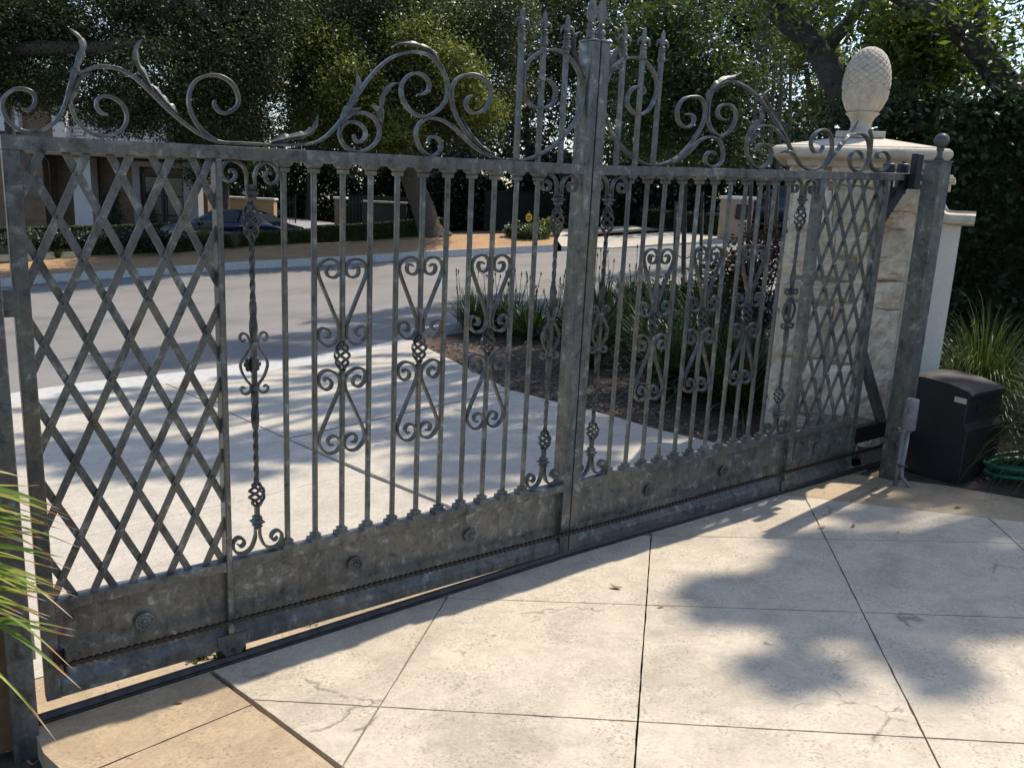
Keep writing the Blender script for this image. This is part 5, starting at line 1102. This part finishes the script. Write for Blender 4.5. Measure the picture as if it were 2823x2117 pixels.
# silk floss trees behind the pillar: dark limbs and hanging leaves
b_ = Vector((4.0, 9.6, T(4.0, 9.6)))
tree('floss_tree', 'dark forked tree leaning over the stone pinecone', b_,
     [(wp(9.5, (2475, 700), (2450, 520), (2400, 400), (2345, 300), (2300, 215), (2250, 132), (2195, 62), (2120, -40)), [.22, .20, .185, .17, .15, .115, .092, .075]),
      (wp(9.6, (2262, 150), (2310, 95), (2370, 20), (2420, -60)), [.10, .075, .065, .05]), (wp(9.4, (2240, 125), (2180, 90), (2130, 40), (2095, -30)), [.085, .06, .05, .04])],
     [WB(2180, 30, 9, .5, .7, .28), WB(2330, 40, 9.2, .6, .6, .25), WB(2430, 90, 9, .5, .6, .3), WB(2250, 0, 9.5, .8, .8, .25), WB(2060, -40, 9, .7, .7, .25), WB(1880, -60, 8.6, .6, .7, .2), WB(1750, -30, 8.4, .35, .4, .13), WB(2400, 190, 10.5, .5, .5, .25)],
     1900, .10, FLOL, BARKD, clump=.16, aspect=.34, per=14, shell=.2)
b_ = Vector((4.35, 10.4, T(4.35, 10.4)))
tree('floss_tree', 'dark straight spiny trunk between the pinecone and the ivy hedge', b_,
     [(wp(10.3, (2455, 640), (2462, 470), (2478, 320), (2505, 180), (2545, 60), (2580, -60)), [.22, .2, .19, .17, .15, .12]), (wp(10.3, (2500, 190), (2440, 80), (2420, -40)), [.09, .07, .05])],
     [WB(2520, 120, 9.8, .6, .6, .35), WB(2560, 40, 9.5, .6, .6, .3), WB(2500, 230, 10.6, .45, .45, .35), WB(2620, 180, 9.8, .5, .5, .3)], 5200, .12, FLOL, BARKD, clump=.15, aspect=.34, per=16, shell=.2)
b_ = Vector((6.4, 8.4, T(6.4, 8.4)))
tree('floss_tree', 'grey limbed tree with a long slanting bough at the upper right', b_,
     [(wp(8.8, (3040, 760), (3000, 560), (2930, 430), (2850, 335), (2790, 255), (2722, 165), (2650, 92), (2560, 32), (2455, -30), (2380, -110)), [.24, .21, .18, .155, .14, .122, .105, .092, .078, .06]), (wp(8.8, (2706, 150), (2703, 60), (2704, -50)), [.075, .065, .055]), (wp(8.7, (2650, 92), (2600, 40), (2585, -40)), [.04, .03, .02])],
     [WB(2740, 40, 8.4, .45, .5, .3), WB(2620, 30, 8.4, .5, .5, .22), WB(2800, 120, 8.4, .4, .4, .35), WB(2770, 210, 9., .4, .4, .3), WB(2660, 190, 9.2, .45, .4, .3), WB(2820, -20, 8.3, .5, .5, .2)], 1500, .095, FLOL, BARKD, clump=.16, aspect=.34, per=16, shell=.2)
# high crowns of unseen trees, shaped to shade the drive and the road
SO = Vector((sdir.x/sdir.z, sdir.y/sdir.z, 0))
def high(label, base, hgt, B, dens=60, m=FLOL, size=.13, grow=1.0):   # B: ground pixel, half width across, half depth of each clump's shade
    C_ = []
    for px, py, rx, ry in B:
        g = tg(px, py); h = hgt+random.uniform(-.4, .4); C_.append((g.x+SO.x*(h-g.z), g.y+SO.y*(h-g.z), h, rx*grow, ry*grow, min(rx, ry)*.6))
    t = empty('shade_tree', (base[0], base[1], T(*base)), label, 'tree', 'trees shading the drive')
    trunkmesh([([(base[0], base[1], T(*base)-.2), (base[0]+.2, base[1], hgt*.5), (base[0], base[1]+.2, hgt-.2)], [.2, .15, .08])]).build('trunk', BARKD, t)
    for c in C_[::2]: trunkmesh([([(base[0], base[1]+.1, hgt*.72), tuple(Vector((base[0], base[1], hgt*.8)).lerp(Vector(c[:3]), .5)), c[:3]], [.05, .035, .012])], 5).build('branch', BARKD, t)
    P = []
    for c in C_:
        n = max(60, int(dens*c[3]*c[4]/.02)); q = rng.normal(size=(n, 3)); q /= np.linalg.norm(q, axis=1)[:, None]; q *= (rng.uniform(0, 1, n)**.4)[:, None]*(1+.25*rng.normal(size=n))[:, None]; P.append(np.array(c[:3])+q*np.array(c[3:]))
    leafcloud('crown', np.concatenate(P), size, m, t, .55)
def fill(poly, dx, dy, rx, ry, holes, keep=.85):  # clumps of leaves that shade a patch of ground, with gaps
    out = []; y = min(p[1] for p in poly)
    while y < max(p[1] for p in poly):
        x = min(p[0] for p in poly)+random.uniform(0, dx)
        while x < max(p[0] for p in poly):
            px, py = x+random.uniform(-.3, .3)*dx, y+random.uniform(-.3, .3)*dy
            if inside(poly, px, py) and random.random() < keep and not any(((px-hx_)/hw_)**2+((py-hy_)/hh_)**2 < 1 for hx_, hy_, hw_, hh_ in holes): out.append((px, py, rx*random.uniform(.8, 1.2), ry*random.uniform(.8, 1.2)))
            x += dx
        y += dy
    return out
NP = [(1880, 1650), (2010, 1590), (2160, 1560), (2200, 1470), (2380, 1400), (2480, 1330), (2480, 1270), (2900, 1250), (2950, 1740), (2720, 1760), (2560, 1730), (2330, 1760), (2120, 1730), (1930, 1700)]
high('tall shade tree standing over the ivy hedge', (10.5, 10.5), 13, fill(NP, 62, 32, .12, .085, [(2470, 1450, 90, 26), (2640, 1425, 110, 24), (2790, 1500, 70, 28), (2390, 1640, 70, 26), (2590, 1690, 80, 26), (2780, 1690, 80, 24), (2560, 1420, 60, 20)], .93)+[(2150, 1855, .12, .11), (2215, 1880, .14, .11), (2260, 1850, .1, .1), (2110, 1830, .07, .08), (2520, 1840, .12, .11), (2590, 1880, .13, .12), (2550, 1800, .1, .08), (2190, 1780, .06, .05), (2640, 1850, .08, .08), (2460, 1790, .07, .05)], 95)
AQ = [(40, 1105), (220, 1080), (640, 1040), (860, 1000), (1130, 955), (1400, 1085), (1750, 1165), (1600, 1330), (1330, 1360), (1200, 1330), (1080, 1290), (880, 1270), (700, 1330), (560, 1360), (400, 1350), (220, 1320), (60, 1280)]
high('tall shade tree standing behind the stone pillar', (5.6, 14.5), 13, fill(AQ, 95, 30, .3, .13, [(250, 1175, 190, 20), (560, 1190, 130, 18), (830, 1160, 100, 18), (1080, 1255, 90, 26), (950, 1080, 90, 16), (450, 1290, 60, 16), (760, 1290, 80, 20), (1250, 1140, 70, 20), (1150, 1040, 60, 16)], .9)+[(1850, 1170, .5, .5), (1700, 1200, .4, .3)], 60)
BQ = [(1200, 905), (1420, 830), (1700, 810), (2060, 830), (2110, 1150), (1820, 1160), (1640, 1110), (1420, 1050)]
high('tall shade tree standing beside the planting bed', (7.2, 16.5), 13, fill(BQ, 105, 42, .33, .2, [(1560, 880, 70, 24), (1800, 880, 60, 26), (1980, 900, 60, 24)], .82), 45)
RQ = [(620, 1000), (1020, 950), (1120, 925), (1300, 895), (1520, 870), (1540, 815), (1330, 812), (1040, 850), (820, 915), (680, 935), (430, 955), (280, 985), (300, 1025)]
high('tall shade tree standing beyond the planting bed', (7.5, 20), 13, fill(RQ, 105, 24, .65, .42, [(720, 935, 70, 12), (560, 985, 60, 10), (900, 890, 60, 12)], .92), 40)
high('tall shade tree standing on the verge at the far left', (-18, 30), 9, [(60, 800, .9, .6), (210, 790, 1.0, .5), (340, 780, .7, .3), (120, 745, 1.2, .6), (330, 728, 1.0, .5), (560, 722, .5, .2), (800, 690, .5, .15)], 11, OAKL, grow=.7)
# small bright feathery tree behind the pinecone
b_ = W(2260, 420, 13); tree('feathery_tree', 'small yellow-green feathery tree left of the stone pinecone', (b_.x, b_.y, T(b_.x, b_.y)),
     [([(b_.x+.6, 13, T(b_.x, 13)), tuple(W(2290, 420, 13)), tuple(W(2240, 280, 13)), tuple(W(2220, 180, 13))], [.09, .07, .05, .03]), (wp(13, (2270, 360), (2330, 300), (2380, 240)), [.035, .025, .012])],
     [WB(2240, 170, 13, .35, .4, .22), WB(2290, 250, 12.8, .35, .4, .22), WB(2270, 300, 12.8, .4, .4, .2), WB(2210, 110, 13, .4, .4, .2), WB(2330, 190, 13, .35, .3, .22), WB(2410, 210, 13, .4, .3, .25)], 7000, .055, YELL, clump=.11, per=22, shell=.3)
# young tree with stakes in the bed
b_ = tg(1884, 832); yt = 11.2
tree('young_tree', 'young dark-leaved tree tied between two stakes in the bed', b_,
     [([(b_.x, b_.y, b_.z-.1), tuple(W(1886, 640, b_.y)), tuple(W(1890, 460, b_.y)), tuple(W(1895, 300, b_.y)), tuple(W(1900, 120, b_.y))], [.042, .038, .034, .028, .015])]+[(wp(b_.y, (1892, 430-60*i), (1892+s_*60, 380-60*i), (1892+s_*110, 330-70*i)), [.018, .013, .006]) for i, s_ in ((0, 1), (1, -1), (2, 1), (3, -1))],
     [WB(1850, 300, b_.y, .75, .7, .5), WB(1960, 330, b_.y, .65, .6, .5), WB(1780, 380, b_.y, .55, .5, .38), WB(1900, 180, b_.y, .8, .7, .5), WB(2020, 420, b_.y, .5, .5, .28), WB(1760, 250, b_.y, .55, .55, .4), WB(2010, 220, b_.y, .6, .6, .45), WB(1860, 60, b_.y, .8, .7, .45), WB(1900, 430, b_.y, .7, .6, .22), WB(1740, 130, b_.y, .5, .5, .35)], 22000, .085, MIDL, BARKD, clump=.15, aspect=.42, per=22, shell=.35)
for px, pt, lab in ((1858, 555, 'wooden stake left of the young tree'), (1931, 530, 'wooden stake right of the young tree')):
    p = tg(px, 828); t = W(px+6, pt, p.y); s_ = empty('tree_stake', p, lab, 'stake', 'stakes of the young tree')
    mb = MB(); mb.tube([(p.x, p.y, p.z-.2), tuple(t)], [.028, .026], 10); mb.build('stake_pole', BARKD, s_)
    a_ = W(px, 690, p.y); c_ = W(1885, 715, b_.y); mb = MB(); mb.tube([tuple(a_), tuple(a_.lerp(c_, .5)+Vector((0, 0, -.02))), tuple(c_)], .010, 6); mb.build('rubber_tie', BLK, s_)

b_ = W(622, 590, 32); tree('street_tree', 'dark tree with a plain trunk between the house and the dark blue car', (b_.x, b_.y, YZ(b_.x, 32)), [(wp(32, (622, 640), (621, 560), (618, 480), (615, 380)), [.17, .15, .14, .1]), (wp(31.6, (618, 500), (575, 440), (540, 400)), [.09, .07, .04])], [WB(590, 440, 31.5, .75, .7, .45), WB(660, 430, 31.8, .7, .7, .4), WB(560, 380, 31.5, .8, .8, .5), WB(680, 370, 32, .9, .8, .5), WB(620, 340, 32, 1, .9, .5), WB(545, 480, 31.3, .4, .4, .3)], 16000, .12, OAKL, clump=.2, per=40)
# ------------------------------------------------------------------ the bed: lily clumps, flower stalks, shrubs
def clumpof(name, label, base, n, L, stalks, group, tall=.85, m=AGAL, wid=.027, spread=.62):
    t = empty(name, base, label, 'flowering plant', group); mb = MB()
    for _ in range(n): blade(mb, base, L*random.uniform(.65, 1.1), wid, spread, (0, 0), 1.0, 6, .12)
    mb.build('blades', m, t, False)['kind'] = 'stuff'
    for q in range(stalks):
        a = random.uniform(0, 6.3); r_ = random.uniform(0, .22); h = tall*random.uniform(.75, 1.12); ln = random.uniform(-.14, .14); p = Vector((base[0]+r_*math.cos(a), base[1]+r_*math.sin(a), base[2]))
        mb = MB(); tip = (p.x+ln, p.y+random.uniform(-.1, .1), p.z+h); mb.tube([tuple(p), (p.x+ln*.35, p.y, p.z+h*.55), tip], [.0055, .0048, .004], 5); sk = mb.build('flower_stalk', STMM, t)
        if random.random() < .12: leafcloud('flower_head', np.array(tip)+rng.normal(0, .02, (46, 3)), .035, PURP, sk, .35)
        else: mb = MB(); mb.lathe([(.003, tip[2]-.01), (.011, tip[2]+.012), (.0095, tip[2]+.03), (.0015, tip[2]+.058)], 7, tip[:2]); mb.build('bud', STMM, sk)
    return t
AGP = [(1352, 918, 'strappy lily clump at the far left tip of the planting bed', 9), (1408, 925, 'strappy lily clump left of centre, its buds against the road', 10), (1462, 938, 'strappy lily clump just left of the gate post, full of thin buds', 10), (1530, 930, 'strappy lily clump directly behind the double centre post', 9), (1590, 945, 'strappy lily clump right behind the centre post edge', 6),
       (1655, 905, 'lily clump with the tallest flower stalks beside the centre post', 9), (1740, 890, 'lily clump with tall stalks in front of the road', 8), (1700, 975, 'dark lily clump in the middle of the bed', 1), (1800, 1000, 'dark lily clump below the first right-hand heart', 1), (1880, 1050, 'dark lily clump below the second right-hand heart', 0), (1960, 1095, 'dark lily clump overhanging the bark near the concrete', 0), (2030, 1130, 'dark lily clump beside the foot of the stone pillar', 0), (1990, 990, 'dark lily clump under the reddish shrub', 1), (1620, 1010, 'small lily clump at the bark edge behind the gate', 0), (1900, 900, 'lily clump at the foot of the staked tree', 3),
       (1750, 960, 'lush lily clump below the leafy shrub', 0), (1830, 950, 'lush lily clump left of the staked tree', 1), (1950, 1040, 'lush lily clump behind the third right-hand heart', 0), (1840, 1080, 'low lily clump at the edge of the bark, third from the pillar', 0), (1930, 960, 'lush lily clump right of the staked tree', 1), (2060, 1080, 'lily clump pressed against the pillar foot', 0), (1300, 912, 'thin lily clump beside the near kerb', 6)]
for px, py, lab, k in AGP:
    b_ = tg(px, py); far = px < 1600
    clumpof('lily_clump', lab, b_, 170 if far else 250, .66 if far else .8, k, 'strappy lilies in the bed beyond the gate', 1.0 if px in (1655, 1740) else .78)
c = tg(1815, 905); shrub('leafy_shrub', 'broad-leaved green shrub among the lilies right of the centre post', c, (.55, .4, .3), 1500, .13, MIDL, clump=.12, per=10, aspect=.4)
c = tg(2010, 915); shrub('leafy_shrub', 'glossy bush with pale glints left of the stone pillar', c, (.4, .35, .4), 1700, .10, MIDL, clump=.1, per=10, aspect=.4)
c = tg(1725, 985); t_ = shrub('pink_flower', 'small plant with a pink bloom behind the right half of the gate', c, (.22, .2, .22), 260, .11, MIDL, 'flowering plant', None, .08, .4, 10, (PINK, 10, .05))
c = tg(2075, 1010); rs_ = (c.x, c.y, c.z)
t = empty('nandina_shrub', rs_, 'reddish-leaved shrub beside the left edge of the stone pillar', 'shrub'); mb = MB()
for i in range(9): a = random.uniform(0, 6.3); mb.tube([rs_, (c.x+.15*math.cos(a), c.y+.15*math.sin(a), c.z+.8), (c.x+.3*math.cos(a), c.y+.3*math.sin(a), c.z+1.5)], [.012, .009, .004], 5)
mb.build('stems', BARKD, t)
leafcloud('foliage', blobs([(c.x-.05, c.y, c.z+1.25, .45, .4, .38), (c.x-.15, c.y+.1, c.z+.9, .45, .4, .3)], 2600, .09, 14, .2), .06, REDL, t, .4)
leafcloud('lower_foliage', blobs([(c.x-.2, c.y, c.z+.55, .55, .4, .4), (c.x+.05, c.y+.1, c.z+.35, .4, .4, .3), (c.x-.45, c.y+.3, c.z+1.0, .3, .3, .25)], 2200, .09, 14, .2), .065, DRKL, t, .4)

# ------------------------------------------------------------------ right side: ivy, grasses
ip = [Vector((3.35, 9.0, T(3.35, 9)-.1)), Vector((4.7, 7.9, T(4.7, 7.9)-.1)), Vector((8.5, 6.0, T(8.5, 6)-.1))]
iv = hedge(ip, 2.7, 1.6, 30000, .062, IVYL, 'tall dark ivy-covered hedge filling the right edge behind the grasses', 'ivy_hedge')
P = blobs([(4.3, 8.5, 2.5, .9, .6, .4), (5.4, 7.8, 2.6, 1.0, .6, .45), (3.6, 9.2, 2.4, .7, .5, .35), (4.6, 8.1, 1.6, 1.0, .35, 1.2), (5.6, 7.5, 1.5, 1.0, .35, 1.2), (3.7, 8.8, 1.5, .6, .3, 1.2), (6.6, 7.0, 2.2, 1.1, .5, 1.2)], 26000, .16, 30, .8); leafcloud('foliage', P, .065, IVYL, iv, .7)
for (x_, y_), n, L, lab, ln in (((3.62, 6.35), 950, 1.05, 'large strappy grass clump against the ivy below the wing wall', (-.1, -.15)), ((3.78, 5.05), 900, 1.15, 'strappy grass clump arching over the hose and the black cabinet', (-.28, -.12)), ((4.35, 6.0), 700, 1.0, 'strappy grass clump at the far right edge by the ivy', (-.1, -.2))):
    b_ = Vector((x_, y_, T(x_, y_)))
    t = empty('grass_clump', b_, lab, 'grass', 'strappy grasses beside the cabinet')
    mb = MB()
    for _ in range(n): blade(mb, b_, L*random.uniform(.55, 1.1), .0105, .55, ln, 1.0, 7, .16)
    mb.build('blades', GRSL, t, False)['kind'] = 'stuff'

# ------------------------------------------------------------------ left plant: each long blade on its own
dl = empty('iris_plant', (-1.82, 2.32, -.28), 'spiky iris with yellow-green blades reaching over the latch post at the left edge', 'plant')
BL = Mat('iris_blade'); g = BL.n('ShaderNodeObjectInfo'); tc = BL.n('ShaderNodeUVMap'); sx_ = BL.n('ShaderNodeSeparateXYZ'); BL.l(tc.outputs[0], sx_.inputs[0])
base_c = BL.ramp(g.outputs['Random'], [(0, (.05,.11,.018)), (.3, (.14,.22,.04)), (.65, (.30,.36,.07)), (1, (.50,.46,.09))])
cc = BL.mix(base_c, (.36,.16,.04), BL.ramp(sx_.outputs[0], [(.84, 0.), (.91, 1.)])); cc = BL.mix(cc, (.45,.40,.34), BL.ramp(sx_.outputs[0], [(.93, 0.), (.96, 1.)]))
BL.color(cc).set(Roughness=.4); tr = BL.n('ShaderNodeBsdfTranslucent'); BL.l(cc, tr.inputs[0]); mx = BL.n('ShaderNodeMixShader'); mx.inputs[0].default_value = .4; BL.l(BL.b.outputs[0], mx.inputs[1]); BL.l(tr.outputs[0], mx.inputs[2]); BL.l(mx.outputs[0], BL.out.inputs[0])
tips = [(110, 1340, 2.3, .0), (155, 1395, 2.35, .05), (205, 1430, 2.32, .06), (245, 1428, 2.3, .07), (228, 1515, 2.3, .06), (150, 1480, 2.3, .03), (210, 1578, 2.28, .08), (200, 1706, 2.2, .12), (135, 1658, 2.2, .03), (140, 1702, 2.25, .04), (150, 1745, 2.2, .05), (200, 1846, 2.1, .12), (222, 1900, 2.1, .13), (135, 2020, 2.08, .18), (155, 2045, 2.05, .19), (70, 1545, 2.3, .02), (120, 1445, 2.4, .05), (60, 1408, 2.3, .02), (100, 1600, 2.3, .05), (45, 1700, 2.2, .03), (75, 1320, 2.45, .06), (180, 1540, 2.35, .05), (90, 1500, 2.4, .05), (160, 1605, 2.35, .06), (50, 1640, 2.3, .04), (130, 1420, 2.3, .05), (95, 1470, 2.28, .05), (185, 1465, 2.3, .06), (120, 1520, 2.3, .05), (165, 1500, 2.26, .05), (70, 1590, 2.28, .04), (195, 1635, 2.22, .09), (110, 1560, 2.3, .05), (60, 1480, 2.3, .03), (230, 1470, 2.32, .06), (85, 1680, 2.22, .03)]
def irisblade(S, E, lift, wid):
    mid = S.lerp(E, .55)+Vector((0, 0, lift)); n_ = 14; vs = []; fs = []; uv = []
    d0 = (E-S); side = Vector((0, 0, 1)).cross(d0).normalized(); tw = random.uniform(-.5, .9)
    for i in range(n_+1):
        t = i/n_; p = S*(1-t)**2+mid*2*t*(1-t)+E*t*t; w_ = wid*(1-max(0, t-.35)**1.4*1.75)*.5; w_ = max(w_, .0008)
        if t > .93: w_ *= .35; p = p+Vector((0, 0, .004*math.sin(t*90)))
        sd = (side*math.cos(tw)+Vector((0, 0, 1))*math.sin(tw)); vs += [p-sd*w_, p+Vector((0, 0, -.25*w_)), p+sd*w_]; uv += [t]*3
    for i in range(n_):
        for j in range(2): fs.append((i*3+j, i*3+j+1, (i+1)*3+j+1, (i+1)*3+j))
    mb = MB(); mb.add(vs, fs, True); o = mb.build('blade', BL.m, dl, False); u = o.data.uv_layers.new(name='UVMap')
    for lp_ in o.data.loops: u.data[lp_.index].uv = (uv[lp_.vertex_index], .5)
for px, py, Y, lf in tips:
    E = W(px, py, Y); S = Vector((-1.86+random.uniform(-.05, .05), 2.30+random.uniform(-.06, .06), E.z+random.uniform(-.02, .10)-(.0 if lf < .1 else -.05))); S.z = max(S.z, -.22) if lf < .1 else E.z+.12
    irisblade(S, E, lf*1.6, random.uniform(.016, .026))
for i in range(26):
    px, py = random.uniform(40, 215), random.uniform(1385, 1760); E = W(px, py, random.uniform(2.12, 2.36)); irisblade(Vector((-1.84+random.uniform(-.05, .05), 2.28+random.uniform(-.06, .06), E.z+random.uniform(-.06, .05))), E, random.uniform(.03, .12), random.uniform(.014, .022))
for i in range(10):
    a = random.uniform(-.9, .9); L = random.uniform(.25, .5); S = Vector((-1.86, 2.3, -.25)); irisblade(S, S+Vector((-.1+.25*math.cos(a), .25*math.sin(a), L)), .05, .018)
# weeds and fallen leaves
b_ = tg(556, 1812); t = empty('weed', b_, 'small green weed growing at the track under the roller', 'weed'); leafcloud('leaves', np.array(b_)+rng.normal(0, 1, (170, 3))*np.array([.028, .018, .014])+np.array([0, 0, .014]), .02, GRSL, t, .7)
b_ = tg(850, 1722); t = empty('weed', b_, 'tiny weed in the crack behind the track', 'weed'); leafcloud('leaves', np.array(b_)+rng.normal(0, 1, (30, 3))*np.array([.02, .012, .004])+np.array([0, 0, .008]), .012, BOXL, t, .7)
LEAFB = simple('dry_leaf', (.22,.12,.06), .75, 0, 30, .4, .2); LEAFP = simple('pale_dry_leaf', (.42,.27,.19), .75, 0, 30, .3, .2)
def deadleaf(px, py, L, m, lab, az=None, off=0.):
    p = tg(px, py, off); a = random.uniform(0, 6.3) if az is None else az; mb = MB(); vs = []; n_ = 7
    for i in range(n_):
        t = i/(n_-1); w_ = L*.22*math.sin(math.pi*(.04+.92*t))**.8
        for u in (-1, 0, 1):
            x = (t-.5)*L; y = u*w_; z = .004+.35*w_*(u*u)+.018*L/.06*(t-.5)**2*2; vs.append((p.x+x*math.cos(a)-y*math.sin(a), p.y+x*math.sin(a)+y*math.cos(a), p.z+z))
    mb.add(vs, [(i*3+j, i*3+j+1, (i+1)*3+j+1, (i+1)*3+j) for i in range(n_-1) for j in range(2)], True)
    o = mb.build('fallen_leaf', m, None, False); sm = o.modifiers.new('solid', 'SOLIDIFY'); sm.thickness = .0012; tag(o, lab, 'leaf', 'fallen leaves on the concrete')
for px, py, L, m, lab, az in ((1698, 1622, .055, LEAFB, 'curled brown leaf lying alone on the sunlit slab', -.5), (2265, 1456, .05, LEAFP, 'pale dry leaf lying across the joint in the tree shade', .3), (2352, 1452, .04, LEAFB, 'small dark curl of leaf on the shaded slab', 1.0), (1060, 1268, .075, LEAFP, 'pinkish dry leaf lying on the apron behind the bars', .7), (495, 1938, .03, LEAFB, 'tiny dark fragment on the tan border slab', 0), (1822, 1674, .03, LEAFB, 'tiny leaf caught in the joint right of the curled leaf', .2), (1041, 1007, .07, LEAFB, 'reddish leaf on the sunlit apron near the road', .2), (2640, 1400, .05, LEAFB, 'brown leaf on the shaded border near the hose', .4), (2475, 1470, .02, LEAFB, 'scrap of leaf on the right-hand shaded slab', .4)): deadleaf(px, py, L, m, lab, az)
for px, py, L, lab, az in ((22, 2000, .13, 'large crumpled dry leaf at the foot of the latch post', .3), (95, 2095, .10, 'brown dry leaf on the soil in the bottom left corner', 2.0), (45, 2065, .07, 'small dry leaf on the soil bed', 1.2)): deadleaf(px, py, L, LEAFP, lab, az, -.09)
